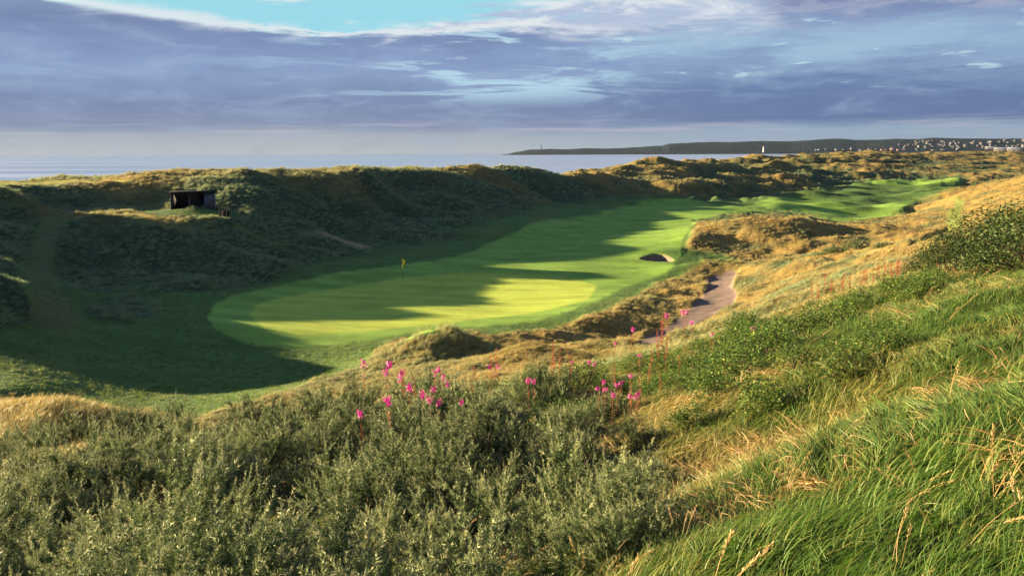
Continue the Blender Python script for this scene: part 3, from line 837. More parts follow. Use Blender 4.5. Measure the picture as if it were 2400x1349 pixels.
# harbour control tower
x, y, z = at_hill(1790, 357)
e = empty('control_tower', (x, y, z)); tag(e, 'tall white round control tower on the shore of the far coast', 'tower')
M_TOWERW = simple('white_tower_paint', (.45, .46, .48), .05, .1, .7)
a = MB(); a.lathe([(7.5, 0), (7.0, 8), (6.4, 30), (6.6, 36), (8.0, 37), (8.0, 37.6)], 20); a.build('shaft', M_TOWERW, e, True)
a = MB(); a.lathe([(7.4, 37.6), (7.9, 42)], 20); a.build('window_band', M_GLASS, e, True)
a = MB(); a.lathe([(8.6, 42), (8.6, 43.2), (7.0, 44.2), (0.05, 44.6)], 20); rf = a.build('roof', M_WHITE, e, True)
a = MB(); a.tube([(0, 0, 44.4), (0, 0, 51)], 0.25); a.build('antenna', M_DARKM, rf)
# lighthouse and masts on the point
x, y, z = at_hill(1268, 351.5)
e = empty('lighthouse', (x, y, z - 2)); tag(e, 'tall banded lighthouse at the end of the far headland', 'lighthouse')
a = MB(); a.lathe([(5.4, 0), (4.4, 12), (3.9, 22)], 20); a.build('lower_tower', M_WHITE, e, True)
a = MB(); a.lathe([(3.9, 22), (5.4, 23), (5.4, 24), (3.4, 24.2)], 20); a.build('lower_gallery', M_DARKM, e, True)
a = MB(); a.lathe([(3.4, 24.2), (3.0, 40)], 20); a.build('upper_tower', M_GREYW, e, True)
a = MB(); a.lathe([(3.0, 40), (4.6, 41), (4.6, 42), (2.6, 42.2)], 20); a.build('gallery', M_DARKM, e, True)
a = MB(); a.lathe([(2.6, 42.2), (2.6, 46.5)], 16); ln = a.build('lantern', M_GLASS, e, True)
a = MB(); a.lathe([(3.0, 46.5), (2.2, 48.6), (0.4, 50), (0.3, 51.6), (0.02, 52)], 16); a.build('dome', M_DARKM, ln, True)
for i, (px, hh, lb) in enumerate([(1277, 38, 'thin radio mast just right of the far lighthouse'), (1298, 30, 'thin radio mast farthest right of the far lighthouse')]):
    x, y, z = at_hill(px, 351.5)
    e = empty('radio_mast', (x, y, z - 1)); tag(e, lb, 'mast', 'radio masts on the far headland')
    a = MB()
    for k in range(3):
        q = k * 2.094; a.tube([(1.2 * math.cos(q), 1.2 * math.sin(q), 0), (0.25 * math.cos(q), 0.25 * math.sin(q), hh)], 0.22, 5)
    for zz in np.arange(3, hh, 3.0):
        rr = 1.2 - 0.95 * zz / hh
        a.tube([(rr * math.cos(q), rr * math.sin(q), zz) for q in (0, 2.094, 4.189, 6.283)], 0.12, 4)
    a.build('lattice', M_DARKM, e)
    a = MB(); a.tube([(0, 0, hh), (0, 0, hh + 5)], 0.18, 5); a.build('aerial', M_DARKM, e)
# breakwater with beacon
p0 = ray_point(1512, 359, 6250); p1 = ray_point(1560, 359, 6250)
e = empty('breakwater', (p0[0], p0[1], 0)); tag(e, 'low stone breakwater on the water in front of the far headland', 'breakwater')
L = p1[0] - p0[0]
a = MB(); n = 30
prof = np.array([(-7, -2), (-5, 3.5), (5, 3.5), (7, -2)]); Vv = []
for i in range(n + 1):
    for (yy, zz) in prof: Vv.append((L * i / n, yy + math.sin(i * .35) * 4, zz + (0.5 if zz > 0 else 0) * math.sin(i * 1.7)))
a.add(Vv, [(i * 4 + j, i * 4 + 4 + j, i * 4 + 5 + j, i * 4 + 1 + j) for i in range(n) for j in range(3)] + [(3, 2, 1, 0), (n * 4, n * 4 + 1, n * 4 + 2, n * 4 + 3)])
a.build('pier', simple('dark_stone', (.10, .075, .075), .2, .2, .9), e)
a = MB(); a.lathe([(2.6, 3.5), (1.9, 14), (2.5, 14.4), (1.4, 15), (1.2, 18), (.05, 20)], 12, (L * 0.45, 0, 0)); a.build('beacon', M_WHITE, e, True)

# ------------------------------------------------------------------ shelter on the terrace
M_PLANK = None
def plank_material(name, col, freq=7.0):
    m_, g = new_mat(name)
    tc = g.node('ShaderNodeTexCoord'); sp = g.node('ShaderNodeSeparateXYZ'); g.put(sp.inputs[0], tc.outputs['Object'])
    s = g.m('FRACT', g.mul(g.add(sp.outputs[0], sp.outputs[1]), freq))
    gap = g.step(g.m('ABSOLUTE', g.sub(s, 0.5)), 0.44, 0.49)
    n = g.noise(g.xyz(g.mul(sp.outputs[0], 12), g.mul(sp.outputs[1], 12), g.mul(sp.outputs[2], 1.2)), 1.5, 6, 0.6)
    c = g.mix(n, tuple(x * .65 for x in col), tuple(x * 1.35 for x in col)); c = g.mix(g.mul(gap, 0.8), c, tuple(x * .2 for x in col))
    finish(g, principled(g, c, 0.7, bump(g, g.sub(n, gap), 0.4, 0.02), 0.25)); return m_
M_TIMB = plank_material('dark_timber', (.040, .042, .055)); M_TIMB2 = plank_material('weathered_slate_timber', (.085, .10, .14))
M_FELT = simple('dark_roofing_felt', (.022, .022, .026), .2, 3, .95, .02)
sx, sy, sz = on_ground(461, 113.5)
sz = float(hz(sx, sy)) - 0.05
yaw = -math.atan2(sx, sy) - 0.10
e = empty('shelter', (sx, sy, sz), yaw); tag(e, 'dark open-fronted timber shelter on the terrace below the ridge', 'shelter')
Wd, Dp, Ht = 4.9, 2.5, 2.05
a = MB(); a.box((0, Dp / 2 - .05, Ht / 2), (Wd, .1, Ht)); a.build('back_wall', M_TIMB, e)
for s_, mt in ((-1, M_TIMB), (1, M_TIMB2)):
    a = MB(); a.box((s_ * (Wd / 2 - .05), -.05, Ht / 2), (.1, Dp - .12, Ht)); a.build('side_wall', mt, e)
a = MB(); a.box((Wd / 2 - .62, -Dp / 2 + .05, Ht / 2), (1.0, .08, Ht - .02)); a.build('front_panel', M_TIMB2, e)
a = MB(); a.box((0, 0, Ht + .07), (Wd + .3, Dp + .4, .14)); a.box((0, -Dp / 2 - .22, Ht + .03), (Wd + .34, .05, .24)); a.build('roof', M_FELT, e)
for x_ in (-Wd / 2 + .12, -.35):
    a = MB(); a.box((x_, -Dp / 2 + .08, Ht / 2), (.12, .12, Ht)); a.build('post', M_TIMB2, e)
a = MB(); a.box((-.4, Dp / 2 - .4, .45), (Wd - 1.4, .42, .06)); a.box((-2, Dp / 2 - .4, .21), (.1, .36, .42)); a.box((1.2, Dp / 2 - .4, .21), (.1, .36, .42)); a.build('bench', M_TIMB, e)
# dark timber end wall by the track
x, y, z = on_ground(531, 107)
e = empty('retaining_wall', (x, y, float(hz(x, y)) - .2), -0.35); tag(e, 'small dark sleeper retaining wall at the top of the grassy track', 'retaining wall')
a = MB()
for k in range(4): a.box((0, 0.01 * (k % 2), .15 + k * .25), (1.25, .2, .235))
a.build('sleeper_stack', M_FELT, e)
for s_ in (-.5, .5):
    a = MB(); a.box((s_, -.16, .5), (.12, .1, 1.15)); a.build('stake', M_FELT, e)

# ------------------------------------------------------------------ flags
M_YEL = simple('yellow_flag_cloth', (.80, .62, .06), .08, 6, .8); M_POLE = simple('flagstick_paint', (.50, .42, .10), .1, 3, .4)
M_CUPW = simple('hole_cup_white', (.7, .7, .7), .05, 3, .4)
def flagstick(px, r, h, label, s=1.0):
    x, y, z = on_ground(px, r); e = empty('flagstick', (x, y, z)); tag(e, label, 'flagstick')
    a = MB(); a.tube([(0, 0, -.1), (0, 0, h * .55)], [.014 * s, .012 * s], 8); a.build('lower_pole', M_DARKM, e, True)
    a = MB(); a.tube([(0, 0, h * .55), (0, 0, h)], [.012 * s, .009 * s], 8); pl = a.build('upper_pole', M_POLE, e, True)
    # limp hanging cloth folded about the pole
    U, Vn = 10, 12; P = []; q = []
    for i in range(U + 1):
        for j in range(Vn + 1):
            u = i / U; v = j / Vn
            w_ = .28 * s * (1 - .35 * v)
            P.append((u * w_ - .06 * s * v, .07 * s * math.sin(u * 7 + v * 2) * u, h - .02 - v * .62 * s - u * .22 * s * (1 - v)))
    P = np.array(P); nP = len(P)
    for i in range(U):
        for j in range(Vn):
            b = i * (Vn + 1) + j; q.append((b, b + 1, b + Vn + 2, b + Vn + 1))
    q = np.array(q); P2 = P + np.array([0, .006, 0])
    a = MB(); a.add(np.vstack([P, P2]), np.vstack([q, q[:, ::-1] + nP])); a.build('flag', M_YEL, e, True)
    a = MB(); a.lathe([(.054, -.1), (.054, .004), (.06, .004), (.06, -.1)], 16); a.build('hole_cup', M_CUPW, e, True)
flagstick(943, 87.5, 2.45, 'yellow flag hanging limp on its stick in the near green', 1.15)
x, y, z = on_ground(2313, 690)
flagstick(2313, 690, 4.5, 'tiny distant flagstick on the far right skyline', 4.0)

# ------------------------------------------------------------------ vegetation building blocks
def blades(n, L, Wd, spread, lean, curl, seg, seed, droop=0.35, updev=0.5, lvar=0.4):
    """n tapered grass blades as strips; lean = how far they lie over towards +X"""
    R = np.random.default_rng(seed); V = []; Q = []; T = []; k = 0; G = []
    for i in range(n):
        a0 = R.uniform(0, 2 * math.pi); rr = spread * math.sqrt(R.uniform()); bx, by = rr * math.cos(a0), rr * math.sin(a0)
        le = L * (1 - lvar * R.uniform()); w = Wd * R.uniform(.6, 1.2)
        d = np.array([R.normal(0, updev) + lean, R.normal(0, updev) * .8, 1.0]); d /= np.linalg.norm(d)
        gv = np.array([lean * 1.2 + R.normal(0, .25) + d[0] * .6, R.normal(0, .3) + d[1] * .6, -droop * R.uniform(.5, 1.6)])
        side = np.cross(d, [R.normal(), R.normal(), .2]); side /= np.linalg.norm(side) + 1e-9
        p = np.array([bx, by, 0.0]); st = le / seg
        ctr = []
        for s in range(seg + 1):
            ctr.append(p.copy()); p = p + d * st
            d = d + gv * curl / seg; d /= np.linalg.norm(d)
        for s, c in enumerate(ctr):
            t = s / seg; ww = w * (1 - t) ** .6 * (0.7 + 0.6 * min(1, t * 3)) / 2
            if s < seg:
                V.append(c - side * ww); V.append(c + side * ww); G += [t, t]
            else:
                V.append(c); G.append(1.0)
        for s in range(seg - 1): Q.append((k + 2 * s, k + 2 * s + 1, k + 2 * s + 3, k + 2 * s + 2))
        T.append((k + 2 * seg - 2, k + 2 * seg - 1, k + 2 * seg)); k += 2 * seg + 1
    return np.array(V), np.array(Q), np.array(T), np.array(G)


def add_attr(me, name, vals):
    a = me.attributes.new(name, 'FLOAT', 'POINT'); a.data.foreach_set('value', np.asarray(vals, np.float32))


def grass_material(name, green, straw, tip, dryattr=True, transl=0.35, dark_base=0.6, hue=.25):
    m_, g = new_mat(name)
    dr = g.node('ShaderNodeAttribute', attribute_name='dry', attribute_type='INSTANCER').outputs['Fac'] if dryattr else None  # dry also carries the light painted on the dunes
    rn = g.node('ShaderNodeObjectInfo').outputs['Random']
    t = g.node('ShaderNodeAttribute', attribute_name='along').outputs['Fac']
    isl = g.node('ShaderNodeNewGeometry').outputs['Random Per Island']
    k = g.add(g.mul(dr, 1.0) if dr is not None else 0.0, g.mul(g.sub(g.m('POWER', isl, 1.6), 0.38), 0.75))
    k = g.m('ADD', k, g.mul(g.sub(t, .5), .12), clamp=True)
    c = g.ramp(k, [(0.05, green), (0.5, tuple((a + b) / 2 for a, b in zip(green, straw))), (0.85, straw), (1.0, tip)])
    kk = g.mul(g.lin(isl, 0, 1, 1 - hue, 1 + hue), g.lin(rn, 0, 1, .85, 1.15))
    c = g.mix(1.0, c, g.xyz(kk, kk, kk), 'MULTIPLY')
    df = principled(g, c, 0.55, None, 0.25)
    tr = g.node('ShaderNodeBsdfTranslucent'); g.put(tr.inputs[0], c)
    mx = g.node('ShaderNodeMixShader'); mx.inputs[0].default_value = transl; g.l.new(df, mx.inputs[1]); g.l.new(tr.outputs[0], mx.inputs[2])
    finish(g, mx.outputs[0]); return m_


def template(name, parts_, mat):
    V, Q, T, G = parts_
    o = mesh_np(name, V, [Q, T], mat, link=False); add_attr(o.data, 'along', G)
    return o


def scatter(name, pts, rotz, tilt, scale, dry, templates, label, cat, seed=0):
    """one object of uncountable growth: points carrying turn, tilt, size and dryness; geometry nodes set a tuft on each"""
    n = len(pts); me = bpy.data.meshes.new(name); me.vertices.add(n); me.vertices.foreach_set('co', np.asarray(pts, np.float32).ravel())
    R = np.random.default_rng(seed)
    rot = np.stack([tilt[0], tilt[1], rotz], 1).astype(np.float32)
    a = me.attributes.new('rot', 'FLOAT_VECTOR', 'POINT'); a.data.foreach_set('vector', rot.ravel())
    for nm, v in (('size', scale), ('dry', dry)):
        a = me.attributes.new(nm, 'FLOAT', 'POINT'); a.data.foreach_set('value', np.asarray(v, np.float32))
    a = me.attributes.new('pick', 'INT', 'POINT'); a.data.foreach_set('value', R.integers(0, len(templates), n).astype(np.int32))
    o = bpy.data.objects.new(name, me); COL.objects.link(o); tag(o, label, cat, kind='stuff')
    ng = bpy.data.node_groups.new(name, 'GeometryNodeTree')
    ng.interface.new_socket('Geometry', in_out='INPUT', socket_type='NodeSocketGeometry')
    ng.interface.new_socket('Geometry', in_out='OUTPUT', socket_type='NodeSocketGeometry')
    N = ng.nodes; Lk = ng.links
    gi = N.new('NodeGroupInput'); go = N.new('NodeGroupOutput'); ip = N.new('GeometryNodeInstanceOnPoints'); gt = N.new('GeometryNodeGeometryToInstance')
    for t_ in reversed(templates):
        oi = N.new('GeometryNodeObjectInfo'); oi.inputs['Object'].default_value = t_; oi.inputs['As Instance'].default_value = False
        Lk.new(oi.outputs['Geometry'], gt.inputs[0])
    def attr(nm, ty):
        q = N.new('GeometryNodeInputNamedAttribute'); q.data_type = ty; q.inputs['Name'].default_value = nm; return q.outputs['Attribute']
    # one instance per template, picked by index
    ji = N.new('GeometryNodeJoinGeometry'); N.remove(gt)
    for t_ in reversed(templates):
        oi = N.new('GeometryNodeObjectInfo'); oi.inputs['Object'].default_value = t_; oi.inputs['As Instance'].default_value = True
        Lk.new(oi.outputs['Geometry'], ji.inputs[0])
    Lk.new(gi.outputs[0], ip.inputs['Points']); Lk.new(ji.outputs[0], ip.inputs['Instance'])
    ip.inputs['Pick Instance'].default_value = True
    Lk.new(attr('pick', 'INT'), ip.inputs['Instance Index'])
    e2r = N.new('FunctionNodeEulerToRotation'); Lk.new(attr('rot', 'FLOAT_VECTOR'), e2r.inputs[0]); Lk.new(e2r.outputs[0], ip.inputs['Rotation'])
    Lk.new(attr('size', 'FLOAT'), ip.inputs['Scale'])
    Lk.new(ip.outputs[0], go.inputs[0])
    md = o.modifiers.new('growth', 'NODES'); md.node_group = ng
    return o

def sample_polar(n, a0, a1, r0, r1, R):
    a = R.uniform(a0, a1, n); r = np.exp(R.uniform(math.log(r0), math.log(r1), n)); return np.sin(a) * r, np.cos(a) * r, a, r

G_MARRAM = grass_material('marram_blades', (.20, .30, .155), (.30, .215, .070), (.42, .32, .13), transl=.3)
G_LONG = grass_material('long_meadow_grass', (.055, .120, .018), (.27, .215, .07), (.46, .38, .19), transl=.35)
G_SHORT = grass_material('short_turf_blades', (.085, .165, .035), (.26, .24, .06), (.34, .27, .10), transl=.3)
G_SEED = grass_material('dry_seed_stems', (.26, .20, .07), (.38, .25, .10), (.52, .38, .20), transl=.3)

# rough dune grass, mid distance and far
R = np.random.default_rng(11)
tm = [template('marram_tuft', blades(40, .58, .016, .24, .55, 1.2, 3, 100 + k, updev=.42), G_MARRAM) for k in range(4)]
x, y, a, r = sample_polar(210000, -.64, .64, 15, 560, R)
rough = bil(ROUGH, x, y)
keep = (R.uniform(size=len(x)) < rough ** 2) & (bil(GZ, x, y) > 1.0) & (r > np.where(a > .02, 36 + R.uniform(-8, 8, len(x)), 15))
keep &= R.uniform(size=len(x)) < np.where((a < .05) & (r > 60), .95, 1.0)
trk = bil(TRACK, x, y); keep &= R.uniform(size=len(x)) > trk * .9
# hide none of the bare patches near the gorse
x, y, a, r = x[keep], y[keep], a[keep], r[keep]
z = hz(x, y) - .03; dr = dry_lit_tone(x, y)
short = (1 - .40 * sstep(.02, .10, a) * sstep(42, 60, r)) * (1 - .25 * sstep(.30, .42, a) * sstep(80, 110, r))
short = short * (1 - .42 * ((r > 34) & (r < 62) & (a > -.40) & (a < .12)))
for (mx, mr, sw) in ((1050, 50, 2.2), (950, 50, 1.8)):
    q = ray_point(mx, 600, mr); short = short + .8 * np.exp(-((x - q[0]) ** 2 + (y - q[1]) ** 2) / sw ** 2)
patch = np.clip(1 + .55 * fbm(x / 3.2, y / 3.2, 3, 301), .25, 1.9)
sc = (.55 + .0035 * np.clip(r, 0, 300)) * R.uniform(.6, 1.25, len(x)) * short * patch
wind = .15 + 1.1 * fbm(x / 9, y / 9, 3, 311) + R.normal(0, .32, len(x))
sc = sc * np.where((a < .05) & (r > 60), .88, 1.0)
scatter('marram_grass', np.stack([x, y, z], 1), wind, (R.normal(0, .12, len(x)), R.normal(0, .12, len(x))), sc, dr, tm,
        'tussocky marram and rough grass covering the dunes round the valley', 'marram grass', 1)

# semi-rough: low tufts that give the mown ground its grain
R = np.random.default_rng(12)
tl = [template('short_tuft', blades(22, .13, .012, .14, .3, .8, 2, 140 + k, updev=.6), G_SHORT) for k in range(3)]
x, y, a, r = sample_polar(60000, -.64, .5, 37, 130, R)
s_ = bil(SEMI * (1 - FAIR) * (1 - PATHS) * (1 - BUNKS), x, y); keep = R.uniform(size=len(x)) < s_ ** 2
x, y, r = x[keep], y[keep], r[keep]
scatter('semi_rough_grass', np.stack([x, y, hz(x, y) - .01], 1), R.uniform(0, 6.3, len(x)), (R.normal(0, .1, len(x)),) * 2, R.uniform(.4, 1.2, len(x)) * (1 + .3 * fbm(x / 3, y / 3, 2, 3)),
        np.clip(.08 + .35 * fbm(x / 6, y / 6, 3, 5), 0, 1), tl, 'short dark green semi-rough grass of the valley floor', 'grass', 2)

# gorse country: where the bushes stand, grass is thinner
def gorse_zone(px, py):
    return poly_sd([(-300, 1500), (-300, 1010), (0, 1030), (200, 1010), (420, 950), (600, 930), (900, 870), (1200, 860), (1500, 880), (1540, 960), (1560, 1060), (1500, 1200), (1420, 1500)], px, py)

# long grass of the near slope
R = np.random.default_rng(13)
tg = [template('long_tuft', blades(44, .50, .0062, .15, 2.2, 1.6, 5, 160 + k, droop=.40, updev=.50), G_LONG) for k in range(4)]
tg += [template('long_tuft_upright', blades(30, .40, .006, .12, 1.0, 1.5, 5, 170 + k, droop=.5, updev=.5), G_LONG) for k in range(2)]
x, y, a, r = (np.concatenate(q) for q in zip(sample_polar(29000, -.66, .72, 1.7, 46, R), sample_polar(20000, -.05, .72, 11, 50, R), sample_polar(12000, .10, .72, 4.5, 14, R)))
z = hz(x, y); px, py = project(x, y, z)
gz = sstep(-40, 40, gorse_zone(px, py)); dens = (1 - np.where(px < 1300, .86, .66) * gz)
dens *= np.where(r < 4, (r / 4) ** 1.5, 1.0)
keep = (R.uniform(size=len(x)) < dens) & ((a > -.02) | (r < 20))
# bare hollows
x, y, a, r, z, px, py = (q[keep] for q in (x, y, a, r, z, px, py))
dr = dry_lit_tone(x, y); gp = fbm(x / 1.4, y / 1.4, 3, 331)
wind = .55 + .9 * fbm(x / 2.6, y / 2.6, 3, 321) + R.normal(0, .35, len(x))
sc = R.uniform(.6, 1.05, len(x)) * (1 + .55 * gp) * np.where(gz[keep] > .5, .8, 1.0) * (1 + .012 * np.clip(r - 10, 0, 40))
scatter('long_grass', np.stack([x, y, z - .03], 1), wind, (R.normal(0, .1, len(x)), R.normal(0, .1, len(x))), sc, np.clip(dr + R.normal(0, .10, len(x)), 0, 1), tg,
        'long wind-combed green grass on the near slope at the right', 'long grass', 3)

R = np.random.default_rng(23)
G_THATCH = grass_material('dead_thatch_blades', (.20, .13, .045), (.34, .22, .085), (.48, .36, .18), transl=.25)
tt = [template('thatch_tuft', blades(26, .42, .0050, .20, 1.2, 2.2, 4, 180 + k, droop=.6, updev=.9), G_THATCH) for k in range(3)]
x, y, a, r = sample_polar(8000, -.62, .72, 4.6, 46, R)
z = hz(x, y); px, py = project(x, y, z); g2 = sstep(-40, 40, gorse_zone(px, py)); tn = fbm(x / 1.7, y / 1.7, 3, 351)
keep = R.uniform(size=len(x)) < np.clip(-.16 + 1.2 * tn + .6 * dry_lit_tone(x, y), 0, 1) * (1 - .75 * g2) * ((a > -.02) | (r < 20))
x, y, z = x[keep], y[keep], z[keep]
scatter('dead_grass_thatch', np.stack([x, y, z], 1), R.uniform(-1.2, 2.6, len(x)), (R.normal(0, .15, len(x)), R.normal(0, .15, len(x))), R.uniform(.6, 1.15, len(x)), R.uniform(.0, 1, len(x)), tt,
        'tangled tan and russet dead grass among the green grass of the near slope', 'dead grass', 9)

# seed stems
def seed_stem(seed, L=.50):
    R = np.random.default_rng(seed); V = []; Q = []; T = []; G = []; k = 0
    for b in range(3):
        d = np.array([R.normal(.5, .3), R.normal(0, .3), 1.0]); d /= np.linalg.norm(d); p = np.array([R.normal(0, .03), R.normal(0, .03), 0]); le = L * R.uniform(.6, 1.1)
        g_ = np.array([.5 + R.normal(0, .2), R.normal(0, .25), -.45]); ctr = []; ds = []
        for s in range(9):
            ctr.append(p.copy()); ds.append(d.copy()); p = p + d * le / 8; d = d + g_ * .13; d /= np.linalg.norm(d)
        side = np.cross(d, [0, 0, 1.0]); side /= np.linalg.norm(side) + 1e-9
        for s, c in enumerate(ctr):
            V += [c - side * .0016, c + side * .0016]; G += [.5, .5]
        for s in range(8): Q.append((k + 2 * s, k + 2 * s + 1, k + 2 * s + 3, k + 2 * s + 2))
        k += 18
        for j in range(46):
            t = R.uniform(.70, 1.0); f = t * 8; i0 = min(int(f), 7); c = ctr[i0] + (ctr[i0 + 1] - ctr[i0]) * (f - i0)
            o = R.normal(0, 1, 3); o /= np.linalg.norm(o); ax = ds[i0] + o * .45; ax /= np.linalg.norm(ax)
            w_ = np.cross(ax, o); w_ /= np.linalg.norm(w_) + 1e-9
            l_ = .019 * R.uniform(.7, 1.3) * (1.15 - abs(t - .85) * 2.5); c = c + o * .004
            V += [c, c + ax * l_ * .5 + w_ * .0019, c + ax * l_, c + ax * l_ * .5 - w_ * .0019]; G += [.8] * 4
            Q.append((k, k + 1, k + 2, k + 3)); k += 4
    return np.array(V), np.array(Q), np.zeros((0, 3), int), np.array(G)
ts = [template('seed_stem', seed_stem(200 + k), G_SEED) for k in range(4)]
R = np.random.default_rng(14)
x, y, a, r = sample_polar(800, -.6, .7, 3.3, 34, R)
z = hz(x, y); px, py = project(x, y, z); gz = gorse_zone(px, py)
keep = R.uniform(size=len(x)) < np.where(gz > 0, .75, .38) * (.4 + 1.6 * np.clip(fbm(x / 2, y / 2, 2, 341) + .2, 0, 1))
x, y, z = x[keep], y[keep], z[keep]
scatter('seeding_grass_stems', np.stack([x, y, z], 1), .5 + R.normal(0, .7, len(x)), (R.normal(0, .1, len(x)),) * 2, R.uniform(.7, 1.1, len(x)), R.uniform(.2, 1, len(x)), ts,
        'dry tan seed heads bending above the near grass and gorse', 'seed heads', 4)

# ------------------------------------------------------------------ gorse
def leaf_material(name, a, b, c_, transl=.2, rough=.5, spec=.3, along=False):
    m_, g = new_mat(name)
    isl = g.node('ShaderNodeNewGeometry').outputs['Random Per Island']; rn = g.node('ShaderNodeObjectInfo').outputs['Random']
    tc = g.node('ShaderNodeTexCoord'); n = g.noise(tc.outputs['Object'], 2.5, 3, .6)
    k = g.add(g.mul(isl, .5), g.mul(n, .5))
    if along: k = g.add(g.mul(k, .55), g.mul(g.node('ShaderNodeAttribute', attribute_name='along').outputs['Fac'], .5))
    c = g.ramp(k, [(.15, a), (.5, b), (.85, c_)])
    kk = g.lin(rn, 0, 1, .85, 1.15); c = g.mix(1.0, c, g.xyz(kk, kk, kk), 'MULTIPLY')
    df = principled(g, c, rough, None, spec); tr = g.node('ShaderNodeBsdfTranslucent'); g.put(tr.inputs[0], c)
    mx = g.node('ShaderNodeMixShader'); mx.inputs[0].default_value = transl; g.l.new(df, mx.inputs[1]); g.l.new(tr.outputs[0], mx.inputs[2])
    finish(g, mx.outputs[0]); return m_
M_GORSE = leaf_material('gorse_spines', (.012, .026, .010), (.100, .150, .062), (.40, .41, .22), .12, .6, .08, along=True)  # shoot bases darkened, painting shade into the gaps between sprigs
M_STEM = simple('woody_stem', (.075, .055, .035), .3, 20, .9)
M_DEAD = leaf_material('dead_gorse_interior', (.03, .024, .014), (.05, .038, .02), (.07, .05, .03), 0)


def frame_of(d):
    ref = np.array([0, 0, 1.0]) if abs(d[2]) < .9 else np.array([1.0, 0, 0])
    a = np.cross(d, ref); a /= np.linalg.norm(a); return a, np.cross(d, a)


def sprig(R, L=.30, n=150, sl=.034, sw=.0042):
    """a shoot along +Z clothed in spines, with short side shoots; also how far each spine stands up the shoot"""
    V = []; U = []; ax = [((0, 0, 0), (0, 0, 1), L, n)]
    for k in range(4):
        t = R.uniform(.2, .7); a = R.uniform(0, 6.28); d = np.array([math.cos(a) * .75, math.sin(a) * .75, .7]); d /= np.linalg.norm(d)
        ax.append(((0, 0, t * L), d, L * R.uniform(.28, .42), int(n * .33)))
    for (p0, d0, le, m_) in ax:
        p0 = np.array(p0, float); d0 = np.array(d0, float); A, B = frame_of(d0)
        t = R.uniform(0, 1, m_); an = R.uniform(0, 6.28, m_)
        rad = A[None] * np.cos(an)[:, None] + B[None] * np.sin(an)[:, None]
        base = p0 + d0 * (t * le)[:, None]
        dirs = rad * .8 + d0 * R.uniform(.35, 1.0, m_)[:, None]; dirs /= np.linalg.norm(dirs, axis=1)[:, None]
        ln = sl * (1.2 - .85 * t) * R.uniform(.7, 1.2, m_)
        sd_ = np.cross(dirs, R.normal(0, 1, (m_, 3))); sd_ /= np.linalg.norm(sd_, axis=1)[:, None]
        V.append(np.stack([base - sd_ * sw / 2, base + sd_ * sw / 2, base + dirs * ln[:, None]], 1)); U.append(base[:, 2] / L)
    V = np.concatenate(V); U = np.clip(np.concatenate(U), 0, 1)
    return np.concatenate([V, np.repeat(U[:, None, None], 3, 1)], 2)       # (k,3,4)


def orient(T, d, roll, s, p):
    A, B = frame_of(d); ca, sa_ = math.cos(roll), math.sin(roll)
    X = A * ca + B * sa_; Y = -A * sa_ + B * ca
    Mx = np.stack([X, Y, d], 0) * s
    return np.concatenate([T[..., :3] @ Mx + p, T[..., 3:]], -1)


def gorse_mesh(seed, rad=.78, hgt=.95, n=215, sl=.034, sw=.0046, up=.7, nsp=150):
    R = np.random.default_rng(seed); kinds = [sprig(R, sl=sl, sw=sw, n=nsp) for _ in range(5)]
    out = []; stems = MB()
    lob = [(R.uniform(-.65, .65) * rad, R.uniform(-.65, .65) * rad, R.uniform(.40, .85)) for _ in range(6)]
    for i in range(n):
        lx, ly, ls = lob[R.integers(0, 6)]
        u = R.uniform(-.15, 1); ph = R.uniform(0, 6.28); sth = math.sqrt(max(0, 1 - max(u, 0) ** 2)) if u > 0 else 1.0
        nrm = np.array([math.cos(ph) * sth, math.sin(ph) * sth, max(u, -.15)])
        core = np.array([lx, ly, .15 * hgt])
        rr = ls * R.uniform(.72, 1.0)
        p = core + nrm * np.array([rad * .72, rad * .72, hgt * .72]) * rr
        d = nrm * .8 + np.array([0, 0, up]) + R.normal(0, .28, 3); d /= np.linalg.norm(d)
        out.append(orient(kinds[R.integers(0, 5)], d, R.uniform(0, 6.28), R.uniform(.7, 1.25), p))
    # leaders that stand out of the outline
    for i in range(16):
        lx, ly, ls = lob[i % 6]; ph = R.uniform(0, 6.28); q = R.uniform(0, .7)
        d = np.array([math.cos(ph) * q, math.sin(ph) * q, 1.0]); d /= np.linalg.norm(d)
        p = np.array([lx, ly, .15 * hgt]) + d * np.array([rad, rad, hgt]) * ls * .62
        for k in range(1 + i % 2): out.append(orient(kinds[R.integers(0, 5)], d, R.uniform(0, 6.28), 1.35, p + d * .16 * k))
    T = np.concatenate(out).reshape(-1, 4)
    for i in range(26):
        lx, ly, ls = lob[i % 6]; ph = R.uniform(0, 6.28); q = R.uniform(.1, 1.1)
        d = np.array([math.cos(ph) * q, math.sin(ph) * q, 1.0]); d /= np.linalg.norm(d)
        e_ = np.array([lx, ly, .15 * hgt]) + d * np.array([rad, rad, hgt]) * ls * .8
        b_ = np.array([R.normal(0, .06), R.normal(0, .06), -.15]); m_ = (b_ + e_) / 2 + R.normal(0, .05, 3)
        stems.tube([b_, m_, e_], [.014, .009, .003], 5)
    return T, stems


